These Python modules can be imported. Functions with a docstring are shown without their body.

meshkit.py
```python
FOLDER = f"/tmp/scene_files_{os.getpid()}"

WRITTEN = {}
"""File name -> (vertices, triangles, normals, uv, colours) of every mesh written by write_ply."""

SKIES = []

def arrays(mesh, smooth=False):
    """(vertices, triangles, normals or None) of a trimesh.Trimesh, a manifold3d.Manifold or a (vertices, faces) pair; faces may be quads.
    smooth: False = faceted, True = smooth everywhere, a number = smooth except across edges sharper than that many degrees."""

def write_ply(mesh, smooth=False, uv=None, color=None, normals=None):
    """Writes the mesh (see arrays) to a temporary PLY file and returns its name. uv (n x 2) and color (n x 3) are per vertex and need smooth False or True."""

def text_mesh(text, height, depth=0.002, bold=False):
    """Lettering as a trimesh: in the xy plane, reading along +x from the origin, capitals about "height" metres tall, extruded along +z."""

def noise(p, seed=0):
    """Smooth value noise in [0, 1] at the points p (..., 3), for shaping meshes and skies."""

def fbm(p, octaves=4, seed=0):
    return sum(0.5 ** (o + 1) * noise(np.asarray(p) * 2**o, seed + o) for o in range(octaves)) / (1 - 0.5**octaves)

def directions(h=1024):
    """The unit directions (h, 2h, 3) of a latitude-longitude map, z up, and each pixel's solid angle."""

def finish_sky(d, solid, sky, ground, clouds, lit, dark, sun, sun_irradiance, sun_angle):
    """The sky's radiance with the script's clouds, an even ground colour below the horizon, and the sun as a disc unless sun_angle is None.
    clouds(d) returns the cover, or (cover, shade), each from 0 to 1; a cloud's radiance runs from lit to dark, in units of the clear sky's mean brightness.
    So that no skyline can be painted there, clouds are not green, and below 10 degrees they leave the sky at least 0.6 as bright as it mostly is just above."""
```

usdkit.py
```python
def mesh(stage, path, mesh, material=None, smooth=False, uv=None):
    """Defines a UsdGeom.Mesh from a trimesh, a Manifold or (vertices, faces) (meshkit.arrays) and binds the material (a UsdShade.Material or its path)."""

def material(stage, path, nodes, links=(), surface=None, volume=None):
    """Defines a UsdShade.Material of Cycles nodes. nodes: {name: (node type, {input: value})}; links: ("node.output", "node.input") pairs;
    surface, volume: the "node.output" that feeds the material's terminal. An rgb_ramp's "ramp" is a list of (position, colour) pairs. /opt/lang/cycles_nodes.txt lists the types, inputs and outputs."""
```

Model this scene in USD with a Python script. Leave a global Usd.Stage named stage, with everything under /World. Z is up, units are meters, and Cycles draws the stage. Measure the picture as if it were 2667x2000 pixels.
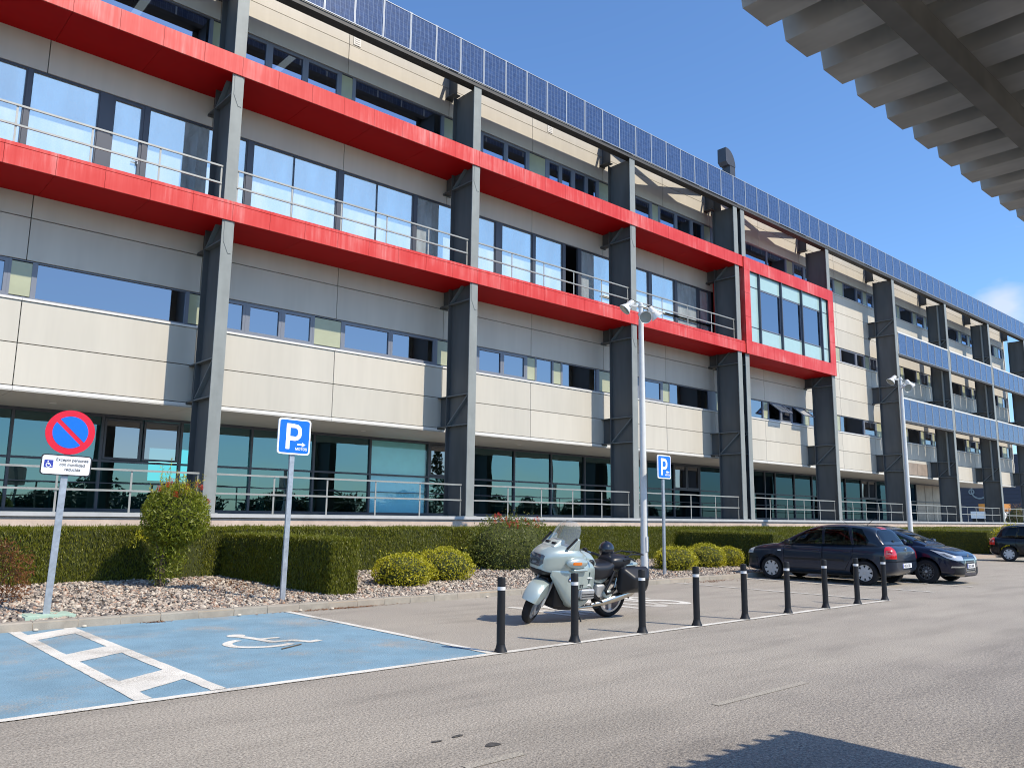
import math, random
import numpy as np
import trimesh, usdkit, meshkit
import manifold3d as m3
from manifold3d import Manifold, CrossSection
from pxr import Usd, UsdGeom, UsdLux, UsdShade, Gf, Sdf, Vt
from shapely.geometry import Polygon, LineString, Point, box as sbox
from shapely.ops import unary_union
from shapely import affinity

stage = Usd.Stage.CreateInMemory()
UsdGeom.SetStageUpAxis(stage, 'Z')
UsdGeom.Xform.Define(stage, '/World')
UsdGeom.Scope.Define(stage, '/World/Looks')
PI = math.pi

# ------------------------------------------------------------------ camera, sky, sun, exposure
EYE = 1.58
def _cam():
    yaw, pitch, roll = 0.73034287, 0.16225537, 0.01154716
    cy, sy, cp, sp = math.cos(yaw), math.sin(yaw), math.cos(pitch), math.sin(pitch)
    f = np.array([sy*cp, cy*cp, sp]); r = np.array([cy, -sy, 0]); u = np.cross(r, f)
    c, s = math.cos(roll), math.sin(roll)
    r, u = c*r+s*u, -s*r+c*u
    m = Gf.Matrix4d(*r, 0, *u, 0, *(-f), 0, 0, 0, EYE, 1)
    cam = UsdGeom.Camera.Define(stage, '/World/camera')
    cam.AddTransformOp().Set(m)
    cam.CreateHorizontalApertureAttr(36.0)
    cam.CreateVerticalApertureAttr(27.0)
    cam.CreateFocalLengthAttr(36.0*2106.9/2667)
    cam.CreateClippingRangeAttr(Gf.Vec2f(0.05, 5000))
    cam.CreateExposureAttr(EXPOSURE)
EXPOSURE = 0.36
SUN = np.array([0.262, -0.745, 0.868]); SUN /= np.linalg.norm(SUN)
SUN_INT, SKY_STR = 1.1, 0.15
_cam()
sky_mat = usdkit.material(stage, '/World/Looks/sky_look', {
    'sky': ('sky_texture', {'sky_type': 'single_scattering', 'sun_disc': False, 'sun_elevation': math.asin(SUN[2]),
                            'sun_rotation': math.atan2(SUN[0], SUN[1]), 'air_density': 1.0, 'aerosol_density': 0.6, 'ozone_density': 3.0}),
    'tc': ('texture_coordinate', {}),
    'cd': ('vector_math', {'math_type': 'distance', 'vector2': (0.938, 0.270, 0.224)}),
    'cm': ('map_range', {'from_min': 0.042, 'from_max': 0.0, 'to_min': 0.0, 'to_max': 1.0, 'clamp': True}),
    'mp': ('mapping', {'scale': (1, 1, 2.4)}),
    'cn': ('noise_texture', {'scale': 17.0, 'detail': 6.0, 'roughness': 0.55}),
    'ca': ('math', {'math_type': 'multiply_add', 'value2': 1.0, 'value3': -0.62}),
    'cb': ('math', {'math_type': 'add'}),
    'cc': ('map_range', {'from_min': 0.10, 'from_max': 0.75, 'to_min': 0.0, 'to_max': 0.55, 'clamp': True}),
    'mix': ('mix_color', {'b': (5.2, 5.1, 6.0), 'use_clamp': False}),
    'tint': ('mix_color', {'blend_type': 'multiply', 'fac': 1.0, 'b': (0.75, 0.97, 1.18), 'use_clamp': False}),
    'bg': ('background_shader', {'strength': SKY_STR})},
    [('tc.generated', 'cd.vector1'), ('cd.value', 'cm.value'), ('tc.generated', 'mp.vector'), ('mp.vector', 'cn.vector'),
     ('cn.fac', 'ca.value1'), ('ca.value', 'cb.value1'), ('cm.result', 'cb.value2'), ('cb.value', 'cc.value'),
     ('cc.result', 'mix.fac'), ('sky.color', 'tint.a'), ('tint.result', 'mix.a'), ('mix.result', 'bg.color')], surface='bg.background')
dome = UsdLux.DomeLight.Define(stage, '/World/sky')
dome.GetPrim().SetCustomDataByKey('kind', 'structure')
UsdShade.MaterialBindingAPI.Apply(dome.GetPrim()).Bind(sky_mat)
sun = UsdLux.DistantLight.Define(stage, '/World/sun')
sun.CreateIntensityAttr(SUN_INT); sun.CreateAngleAttr(0.5); sun.CreateNormalizeAttr(True)
sun.CreateColorAttr(Gf.Vec3f(1.0, 0.91, 0.78))
_z = SUN; _x = np.cross([0, 0, 1], _z); _x /= np.linalg.norm(_x); _y = np.cross(_z, _x)
sun.AddTransformOp().Set(Gf.Matrix4d(*_x, 0, *_y, 0, *_z, 0, *(SUN*100), 1))

# ------------------------------------------------------------------ helpers
_used = {}
def free(path):
    n = _used.get(path); _used[path] = 0 if n is None else n+1
    return path if n is None else free(f'{path}_{n+1:03d}')
def tag(prim, label=None, cat=None, group=None, kind=None):
    for k, v in (('label', label), ('category', cat), ('group', group), ('kind', kind)):
        if v: prim.SetCustomDataByKey(k, v)
    return prim
def thing(name, label, cat, loc=(0, 0, 0), rz=0.0, group=None, kind=None, rx=0.0, ry=0.0):
    """An Xform at the thing's base; children are given in its local coordinates."""
    p = free('/World/'+name); x = UsdGeom.Xform.Define(stage, p)
    x.AddTranslateOp().Set(Gf.Vec3d(*map(float, loc)))
    if rz: x.AddRotateZOp().Set(math.degrees(rz))
    if ry: x.AddRotateYOp().Set(math.degrees(ry))
    if rx: x.AddRotateXOp().Set(math.degrees(rx))
    tag(x.GetPrim(), label, cat, group, kind)
    return p
def obj(name, mesh, mat, parent='/World', smooth=False, label=None, cat=None, group=None, kind=None, off=None):
    p = free(parent+'/'+name)
    if isinstance(mesh, MB): mesh = mesh.get()
    if off is not None:
        v, f, _ = meshkit.arrays(mesh); mesh = (v-np.asarray(off, float), f)
    m = usdkit.mesh(stage, p, mesh, '/World/Looks/'+mat, smooth=smooth)
    tag(m.GetPrim(), label, cat, group, kind)
    return p
def copy(src, name, loc, rz=0.0, label=None, group=None, cat=None):
    p = free('/World/'+name); x = UsdGeom.Xform.Define(stage, p)
    x.GetPrim().GetReferences().AddInternalReference(src)
    x.ClearXformOpOrder()
    x.GetPrim().SetInstanceable(True)
    x.AddTranslateOp(opSuffix='at').Set(Gf.Vec3d(*map(float, loc)))
    if rz: x.AddRotateZOp(opSuffix='turn').Set(math.degrees(rz))
    tag(x.GetPrim(), label, cat, group)
    return p

_BOXF = np.array([[0,2,1],[0,3,2],[4,5,6],[4,6,7],[0,1,5],[0,5,4],[1,2,6],[1,6,5],[2,3,7],[2,7,6],[3,0,4],[3,4,7]])
class MB:
    def __init__(s): s.v, s.f, s.n = [], [], 0
    def add(s, v, f):
        v = np.asarray(v, float); f = np.asarray(f, int)
        if f.shape[1] == 4: f = np.vstack([f[:, [0,1,2]], f[:, [0,2,3]]])
        s.v.append(v); s.f.append(f+s.n); s.n += len(v); return s
    def mesh(s, m):
        v, f, _ = meshkit.arrays(m); return s.add(v, f)
    def box(s, x0, x1, y0, y1, z0, z1):
        v = [(x0,y0,z0),(x1,y0,z0),(x1,y1,z0),(x0,y1,z0),(x0,y0,z1),(x1,y0,z1),(x1,y1,z1),(x0,y1,z1)]
        return s.add(v, _BOXF)
    def bar(s, p, q, w, h, up=(0, 0, 1)):
        p, q = np.asarray(p, float), np.asarray(q, float); d = q-p; d /= np.linalg.norm(d)
        a = np.cross(d, up)
        if np.linalg.norm(a) < 1e-6: a = np.cross(d, (0, 1, 0))
        a /= np.linalg.norm(a); b = np.cross(a, d)
        v = [e+sa*a*w/2+sb*b*h/2 for e in (p, q) for sa, sb in ((-1,-1),(1,-1),(1,1),(-1,1))]
        f = _BOXF if np.dot(np.cross(a, b), d) > 0 else _BOXF[:, ::-1]
        return s.add(v, f)
    def tube(s, pts, r, n=8, cap=True):
        pts = np.asarray(pts, float); r = np.broadcast_to(r, len(pts))
        t = np.gradient(pts, axis=0); t /= np.linalg.norm(t, axis=1, keepdims=True)
        a = np.cross(t[0], (0, 0, 1.0))
        if np.linalg.norm(a) < 1e-3: a = np.array([1.0, 0, 0])
        rings = []
        for k in range(len(pts)):
            a = a-np.dot(a, t[k])*t[k]; a /= np.linalg.norm(a); b = np.cross(t[k], a)
            an = np.arange(n)*2*PI/n
            rings.append(pts[k]+r[k]*(np.cos(an)[:, None]*a+np.sin(an)[:, None]*b))
        return s.loft(rings, cap)
    def cyl(s, p, q, r0, r1=None, n=16): return s.tube([p, q], [r0, r0 if r1 is None else r1], n)
    def loft(s, rings, cap=True):
        n = len(rings[0]); v = np.vstack(rings); k = len(rings)
        i = np.arange(n); j = (i+1) % n; fs = []
        for a in range(k-1): fs.append(np.stack([a*n+i, a*n+j, (a+1)*n+j, (a+1)*n+i], 1))
        f = np.vstack(fs); f = np.vstack([f[:, [0,1,2]], f[:, [0,2,3]]])
        if cap:
            v = np.vstack([v, np.mean(rings[0], 0), np.mean(rings[-1], 0)])
            f = np.vstack([f, np.stack([j, i, np.full(n, k*n)], 1), np.stack([(k-1)*n+i, (k-1)*n+j, np.full(n, k*n+1)], 1)])
        return s.add(v, f)
    def lathe(s, prof, n=24, axis='z', at=(0, 0, 0), cap=True):
        """prof: (radius, height) pairs, closed if the ends touch the axis."""
        an = np.arange(n)*2*PI/n; rings = []
        for r, h in prof:
            r = max(r, 1e-5); p = np.stack([r*np.cos(an), r*np.sin(an), np.full(n, h)], 1)
            if axis == 'y': p = p[:, [0, 2, 1]]*[1, 1, -1]
            if axis == 'x': p = p[:, [2, 0, 1]]
            rings.append(p+at)
        return s.loft(rings, cap)
    def prism(s, poly, d0, d1, plane='xz'):
        """poly: shapely polygon(s) in plane; extruded between d0 and d1 along the third axis."""
        for g in getattr(poly, 'geoms', [poly]):
            if g.is_empty or g.geom_type != 'Polygon': continue
            m = trimesh.creation.extrude_polygon(g, d1-d0, engine='earcut'); v = np.array(m.vertices); f = np.array(m.faces)
            v[:, 2] += d0
            if plane == 'xz': v = v[:, [0, 2, 1]]; f = f[:, ::-1]
            elif plane == 'yz': v = v[:, [2, 0, 1]]
            s.add(v, f)
        return s
    def get(s): return (np.vstack(s.v), np.vstack(s.f))
def rbox(x0, x1, y0, y1, z0, z1, r, seg=8):
    s = [Manifold.sphere(r, seg).translate((x, y, z)) for x in (x0+r, x1-r) for y in (y0+r, y1-r) for z in (z0+r, z1-r)]
    return Manifold.batch_hull(s)
def tmf(mb):
    v, f = mb.get() if isinstance(mb, MB) else mb
    t = trimesh.Trimesh(v, f, process=True); t.merge_vertices()
    if t.volume < 0: t.invert()
    return Manifold(m3.Mesh(np.asarray(t.vertices, np.float32), np.asarray(t.faces, np.uint32)))
def leaf_quads(P, length, width, rng, up=0.0, flat=None, taper=True):
    """Diamond leaves at the points P with random directions; up biases the long axis to +z."""
    n = len(P); d = rng.normal(size=(n, 3)); d /= np.linalg.norm(d, axis=1, keepdims=True)
    d[:, 2] += up; d /= np.linalg.norm(d, axis=1, keepdims=True)
    e = rng.normal(size=(n, 3))
    if flat is not None: e = np.cross(d, flat)+0.5*e
    e -= (e*d).sum(1, keepdims=True)*d; e /= np.linalg.norm(e, axis=1, keepdims=True)
    L = length*rng.uniform(0.7, 1.3, (n, 1)); W = width*rng.uniform(0.7, 1.3, (n, 1))
    V = np.stack([P-d*L/2, P+e*W/2, P+d*L/2, P-e*W/2], 1).reshape(-1, 3)
    b = np.arange(n)*4
    return V, np.vstack([np.stack([b, b+1, b+2], 1), np.stack([b, b+2, b+3], 1)])

# ------------------------------------------------------------------ materials
def mat(name, nodes, links, surface): usdkit.material(stage, '/World/Looks/'+name, nodes, links, surface=surface)
def plain(name, col, rough=0.5, metal=0.0, var=0.0, scale=3.0, stretch=(1, 1, 1), bump=0.0, bscale=40.0, coat=0.0, detail=4.0, ior=1.5, spec=0.5, var2=0.0, scale2=0.4, stretch2=(1, 1, 1)):
    """Painted or bare surface with tone variation (var: strength), wear at a second scale and fine relief."""
    c = np.array(col, float)
    nodes = {'p': ('principled_bsdf', {'base_color': tuple(c), 'roughness': rough, 'metallic': metal, 'ior': ior, 'specular_ior_level': spec, 'coat_weight': coat, 'coat_roughness': 0.05}), 'g': ('geometry', {})}
    links = []
    if var:
        nodes.update({'mp': ('mapping', {'scale': stretch}), 'n': ('noise_texture', {'scale': scale, 'detail': detail, 'roughness': 0.6}),
                      'r': ('rgb_ramp', {'ramp': [(0.25, tuple(c*(1-var))), (0.75, tuple(np.minimum(c*(1+var), 0.95)))]})})
        links += [('g.position', 'mp.vector'), ('mp.vector', 'n.vector'), ('n.fac', 'r.fac')]
        last = 'r.color'
        if var2:
            nodes.update({'mq': ('mapping', {'scale': stretch2}), 'n2': ('noise_texture', {'scale': scale2, 'detail': 5.0, 'roughness': 0.65}), 'r2': ('rgb_ramp', {'ramp': [(0.3, (1-var2,)*3), (0.7, (1.0,)*3)]}),
                          'mm': ('mix_color', {'blend_type': 'multiply', 'fac': 1.0})})
            links += [('g.position', 'mq.vector'), ('mq.vector', 'n2.vector'), ('n2.fac', 'r2.fac'), ('r.color', 'mm.a'), ('r2.color', 'mm.b')]; last = 'mm.result'
        links.append((last, 'p.base_color'))
    if bump:
        nodes.update({'bn': ('noise_texture', {'scale': bscale, 'detail': 3.0}), 'b': ('bump', {'strength': bump, 'distance': 0.02})})
        links += [('g.position', 'bn.vector'), ('bn.fac', 'b.height'), ('b.normal', 'p.normal')]
    mat(name, nodes, links, 'p.BSDF')
def glass(name, tint, mirror, refl=(1, 1, 1), ior=1.5, haze=0.0, haze_col=(0.6, 0.7, 0.8), wob=0.004, rough=0.0):
    """Coated window pane: tinted see-through, mirror reflection growing at grazing angles, optional film or dirt that scatters."""
    nodes = {'t': ('transparent_bsdf', {'color': tint}), 'gl': ('glossy_bsdf', {'color': refl, 'roughness': rough}), 'fr': ('fresnel', {'IOR': ior}),
             'a': ('math', {'math_type': 'add', 'value2': mirror}), 'mn': ('math', {'math_type': 'minimum', 'value2': 0.95}),
             'm': ('mix_closure', {}), 'g': ('geometry', {}), 'n': ('noise_texture', {'scale': 0.7, 'detail': 1.0}), 'b': ('bump', {'strength': 0.6, 'distance': wob})}
    links = [('fr.fac', 'a.value1'), ('a.value', 'mn.value1'), ('mn.value', 'm.fac'), ('t.BSDF', 'm.closure1'), ('gl.BSDF', 'm.closure2'),
             ('g.position', 'n.vector'), ('n.fac', 'b.height'), ('b.normal', 'gl.normal')]
    last = 'm.closure'
    if haze:
        nodes.update({'d': ('diffuse_bsdf', {'color': haze_col}), 'hn': ('noise_texture', {'scale': 1.1, 'detail': 5.0, 'roughness': 0.6}), 'hm': ('mapping', {'scale': (1.6, 1, 0.5)}),
                      'hr': ('map_range', {'from_min': 0.3, 'from_max': 0.7, 'to_min': haze*0.6, 'to_max': haze*1.4}), 'h': ('mix_closure', {})})
        links += [('g.position', 'hm.vector'), ('hm.vector', 'hn.vector'), ('hn.fac', 'hr.value'), ('hr.result', 'h.fac'), ('m.closure', 'h.closure1'), ('d.BSDF', 'h.closure2')]
        last = 'h.closure'
    mat(name, nodes, links, last)
def foliage(name, a, b, c=None, trans=0.35, stretch=(1, 1, 1)):
    """Leaves that differ one from the next, with light coming through."""
    ramp = [(0.0, a), (0.6, b)]+([(1.0, c)] if c else [])
    mat(name, {'g': ('geometry', {}), 'sm': ('mapping', {'scale': stretch}), 'r': ('rgb_ramp', {'ramp': ramp}), 'n': ('noise_texture', {'scale': 2.2, 'detail': 3.0}), 'n3': ('noise_texture', {'scale': 26.0, 'detail': 2.0, 'roughness': 0.8}), 'nr': ('map_range', {'from_min': 0.30, 'from_max': 0.70, 'to_min': 0.0, 'to_max': 1.0, 'clamp': True}), 'mx': ('math', {'math_type': 'multiply_add', 'value2': 0.62}),
               'mn': ('math', {'math_type': 'multiply', 'value2': 0.42}), 'd': ('principled_bsdf', {'roughness': 0.5}), 't': ('translucent_bsdf', {}), 'm': ('mix_closure', {'fac': trans})},
        [('g.position', 'sm.vector'), ('sm.vector', 'n.vector'), ('n.fac', 'mn.value1'), ('sm.vector', 'n3.vector'), ('n3.fac', 'nr.value'), ('nr.result', 'mx.value1'), ('mn.value', 'mx.value3'), ('mx.value', 'r.fac'),
         ('r.color', 'd.base_color'), ('r.color', 't.color'), ('d.BSDF', 'm.closure1'), ('t.BSDF', 'm.closure2')], 'm.closure')
def emit(name, col, s): mat(name, {'e': ('emission', {'color': col, 'strength': s})}, [], 'e.emission')

plain('cladding', (0.535, 0.495, 0.415), 0.55, var=0.06, scale=0.5, stretch=(1, 1, 0.35), var2=0.08, scale2=1.1, stretch2=(3.0, 1, 0.25))
plain('cladding_b', (0.51, 0.475, 0.40), 0.55, var=0.06, scale=0.6, stretch=(1, 1, 0.35), var2=0.085, scale2=1.2, stretch2=(2.6, 1, 0.25))
plain('trim_white', (0.66, 0.64, 0.59), 0.5, var=0.05)
plain('backing', (0.03, 0.03, 0.03), 0.9)
plain('steel_shaded', (0.085, 0.09, 0.09), 0.5, spec=0.25, var=0.2, scale=1.2, stretch=(2, 2, 0.4))  # steel again, darkened to put the shade of the webs into the colour
plain('steel_half_shaded', (0.125, 0.14, 0.145), 0.5, spec=0.3, var=0.1)  # half-dark steel for the braces, shade painted in but lighter than the webs
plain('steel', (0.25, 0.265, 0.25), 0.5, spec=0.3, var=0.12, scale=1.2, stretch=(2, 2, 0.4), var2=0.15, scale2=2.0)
plain('soffit', (0.42, 0.40, 0.36), 0.6, var=0.05)
plain('frame', (0.055, 0.06, 0.075), 0.4)
plain('frame_grey', (0.16, 0.175, 0.21), 0.4)
plain('frost', (0.36, 0.37, 0.24), 0.25, var=0.1, scale=2.0)
plain('aqua', (0.33, 0.47, 0.455), 0.15, var=0.04)
plain('blind', (0.46, 0.86, 0.84), 0.6, var=0.05)
plain('blind_low', (0.36, 0.76, 0.90), 0.6, var=0.05)
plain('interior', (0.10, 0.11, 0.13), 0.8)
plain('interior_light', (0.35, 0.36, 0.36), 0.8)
plain('beige_mottled', (0.30, 0.24, 0.19), 0.35, var=0.3, scale=1.4, detail=6.0)
plain('dark_steel', (0.05, 0.045, 0.04), 0.6, var=0.2)
plain('alu', (0.38, 0.40, 0.42), 0.4, metal=0.3)
plain('galv', (0.42, 0.45, 0.48), 0.42, metal=0.55, var=0.2, scale=14.0, var2=0.2, scale2=3.0)
plain('rail_steel', (0.30, 0.30, 0.275), 0.45, metal=0.2, var=0.15)
plain('terrace_edge', (0.42, 0.42, 0.41), 0.8, var=0.1)
plain('terrace_wall', (0.56, 0.44, 0.35), 0.85, var=0.14, scale=1.5, stretch=(1.6, 1, 0.35), bump=0.2, bscale=30, var2=0.2, scale2=2.4)
plain('terrace_floor', (0.36, 0.34, 0.31), 0.8, var=0.1)
plain('roof', (0.3, 0.3, 0.3), 0.9)
plain('duct', (0.035, 0.037, 0.045), 0.5, var=0.2)
plain('slate_wall', (0.035, 0.035, 0.05), 0.55, var=0.1, scale=0.3)
plain('kerb', (0.31, 0.28, 0.23), 0.9, var=0.12, scale=6.0, bump=0.25, bscale=60, var2=0.22, scale2=1.5)
plain('kerb_b', (0.33, 0.29, 0.235), 0.9, var=0.12, scale=7.0, bump=0.25, bscale=60, var2=0.25, scale2=1.9)
plain('mortar', (0.36, 0.29, 0.21), 0.95)
plain('soil', (0.09, 0.072, 0.055), 0.95, var=0.25, scale=9.0, bump=0.3)
plain('pebble_a', (0.36, 0.29, 0.225), 0.8, var=0.25, scale=30.0)
plain('pebble_b', (0.50, 0.43, 0.34), 0.8, var=0.2, scale=30.0)
plain('pebble_c', (0.16, 0.135, 0.115), 0.8, var=0.25, scale=30.0)
plain('pebble_d', (0.34, 0.21, 0.14), 0.8, var=0.25, scale=30.0)
plain('white_sign', (0.80, 0.80, 0.80), 0.35)
plain('blue_sign', (0.0, 0.13, 0.66), 0.3)
plain('red_sign', (0.62, 0.005, 0.025), 0.3)
plain('black_ink', (0.02, 0.02, 0.025), 0.5)
plain('navy_ink', (0.03, 0.045, 0.30), 0.4)
plain('rubber', (0.010, 0.010, 0.011), 0.5, spec=0.35, var=0.15, scale=8.0)
plain('white_band', (0.62, 0.62, 0.61), 0.4)
plain('lamp_paint', (0.60, 0.60, 0.58), 0.38, var=0.07, scale=4.0)
plain('lamp_glass', (0.22, 0.23, 0.20), 0.12)
plain('canopy', (0.60, 0.585, 0.53), 0.55, metal=0.0, var=0.2, scale=2.2, stretch=(6, 0.4, 1), var2=0.4, scale2=2.6)
plain('canopy_beam', (0.22, 0.212, 0.185), 0.65, var=0.25, scale=2.0, var2=0.3, scale2=4.0)
plain('bark', (0.10, 0.075, 0.05), 0.9, var=0.3, scale=20.0, bump=0.4)
plain('leaf_litter', (0.20, 0.075, 0.04), 0.9, var=0.4, scale=60.0)
plain('cover_green', (0.36, 0.48, 0.38), 0.6, var=0.1)
plain('stain', (0.06, 0.055, 0.05), 0.9, var=0.5, scale=30.0)
plain('tyre', (0.010, 0.010, 0.011), 0.7, spec=0.25)
plain('hubcap', (0.42, 0.42, 0.41), 0.4, metal=0.3)
plain('alloy_dark', (0.10, 0.10, 0.105), 0.35, metal=0.5)
plain('alloy', (0.55, 0.56, 0.57), 0.3, metal=0.7)
plain('chrome', (0.60, 0.56, 0.49), 0.22, metal=1.0)
plain('engine_alu', (0.45, 0.45, 0.44), 0.42, metal=0.6, var=0.15, scale=25.0)
plain('black_plastic', (0.009, 0.009, 0.010), 0.4, spec=0.35)
plain('black_gloss', (0.008, 0.008, 0.010), 0.12, coat=0.6)
plain('seat_vinyl', (0.010, 0.010, 0.012), 0.36, spec=0.45)
plain('mint_paint', (0.37, 0.43, 0.40), 0.28, metal=0.4, coat=0.6)
plain('mint_dark', (0.19, 0.30, 0.32), 0.3, metal=0.35, coat=0.5)
plain('paint_grey', (0.012, 0.018, 0.029), 0.25, metal=0.2, coat=0.55, spec=0.2)
plain('paint_navy', (0.004, 0.005, 0.015), 0.2, metal=0.2, coat=0.6, spec=0.2)
plain('paint_black', (0.003, 0.003, 0.004), 0.2, coat=0.5, spec=0.2)
plain('seat_cloth', (0.04, 0.04, 0.045), 0.9)
plain('red_lens', (0.50, 0.006, 0.01), 0.12, coat=1.0)
plain('white_lens', (0.70, 0.66, 0.62), 0.12, coat=1.0)
plain('amber_lens', (0.62, 0.15, 0.01), 0.12, coat=1.0)
plain('clear_lens', (0.40, 0.42, 0.44), 0.12, metal=0.25, coat=0.5)
plain('dark_lens', (0.05, 0.055, 0.06), 0.08, coat=1.0)
plain('plate_white', (0.75, 0.75, 0.75), 0.4)
plain('orange_paint', (0.5, 0.2, 0.03), 0.5)
emit('glow_cyan', (0.25, 0.75, 0.80), 2.2)
emit('ceiling_lamp', (1.0, 0.9, 0.65), 0.8)
glass('glass_strip', (0.10, 0.18, 0.42), 0.30, (0.78, 0.80, 0.86))
glass('glass_high', (0.16, 0.22, 0.34), 0.36, (0.66, 0.76, 0.95))
glass('glass_balcony', (0.35, 0.45, 0.55), 0.66, (0.98, 1.0, 0.90), haze=0.32, haze_col=(0.72, 0.80, 0.82))
glass('glass_teal', (0.06, 0.28, 0.30), 0.15, (0.52, 0.84, 0.88), wob=0.014)
glass('glass_deep', (0.05, 0.15, 0.20), 0.05, (0.28, 0.50, 0.60), wob=0.006)
glass('glass_blind', (0.9, 0.98, 0.98), 0.04, (0.7, 0.9, 0.95), wob=0.006)
glass('glass_clear', (0.10, 0.12, 0.13), 0.24, (0.80, 0.80, 0.84), wob=0.006)
glass('glass_car', (0.58, 0.68, 0.62), 0.0, ior=1.28, wob=0.0)
glass('glass_car_dark', (0.10, 0.13, 0.16), 0.0, ior=1.4, wob=0.0)
glass('screen_moto', (0.80, 0.82, 0.78), 0.06, wob=0.0, haze=0.14, haze_col=(0.7, 0.7, 0.64))

# red panels: faded, with pale vertical streaks of rain and chalking
mat('red', {'g': ('geometry', {}), 'mp': ('mapping', {'scale': (9, 9, 0.5)}), 'n': ('noise_texture', {'scale': 1.0, 'detail': 5.0, 'roughness': 0.65}),
            'mp2': ('mapping', {'scale': (0.9, 0.9, 0.9)}), 'n2': ('noise_texture', {'scale': 1.0, 'detail': 3.0}), 'ml': ('math', {'math_type': 'multiply'}),
            'r': ('rgb_ramp', {'ramp': [(0.15, (0.52, 0.030, 0.022)), (0.26, (0.56, 0.052, 0.042)), (0.36, (0.60, 0.115, 0.10)), (0.46, (0.63, 0.20, 0.18))]}), 'p': ('principled_bsdf', {'roughness': 0.42, 'specular_ior_level': 0.3})},
    [('g.position', 'mp.vector'), ('mp.vector', 'n.vector'), ('g.position', 'mp2.vector'), ('mp2.vector', 'n2.vector'), ('n.fac', 'ml.value1'), ('n2.fac', 'ml.value2'),
     ('ml.value', 'r.fac'), ('r.color', 'p.base_color')], 'p.BSDF')
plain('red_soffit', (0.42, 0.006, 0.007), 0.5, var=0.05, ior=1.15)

# solar cells: dark blue wafers, thin pale gaps and busbars
def m_solar():
    n = {'g': ('geometry', {}), 's': ('separate_xyz', {}), 'p': ('principled_bsdf', {'roughness': 0.25, 'ior': 1.45, 'coat_weight': 0.1}),
         'n': ('noise_texture', {'scale': 7.0, 'detail': 2.0}), 'r': ('rgb_ramp', {'ramp': [(0.3, (0.014, 0.034, 0.10)), (0.7, (0.03, 0.065, 0.17))]}), 'm': ('mix_color', {'b': (0.42, 0.50, 0.62)})}
    l = [('g.position', 's.vector'), ('g.position', 'n.vector'), ('n.fac', 'r.fac')]
    def line(i, ax, period, w, gain):
        n.update({f'd{i}': ('math', {'math_type': 'divide', 'value2': period}), f'f{i}': ('math', {'math_type': 'fraction'}), f'l{i}': ('math', {'math_type': 'less_than', 'value2': w}), f'k{i}': ('math', {'math_type': 'multiply', 'value2': gain})})
        l.extend([(f's.{ax}', f'd{i}.value1'), (f'd{i}.value', f'f{i}.value1'), (f'f{i}.value', f'l{i}.value1'), (f'l{i}.value', f'k{i}.value1')])
    line(0, 'x', 0.158, 0.05, 0.4); line(1, 'z', 0.158, 0.04, 0.18); line(2, 'x', 0.0527, 0.07, 0.22)
    n.update({'x0': ('math', {'math_type': 'maximum'}), 'x1': ('math', {'math_type': 'maximum'})})
    l.extend([('k0.value', 'x0.value1'), ('k1.value', 'x0.value2'), ('x0.value', 'x1.value1'), ('k2.value', 'x1.value2'), ('x1.value', 'm.fac'), ('r.color', 'm.a'), ('m.result', 'p.base_color')])
    mat('solar', n, l, 'p.BSDF')
m_solar()

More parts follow.
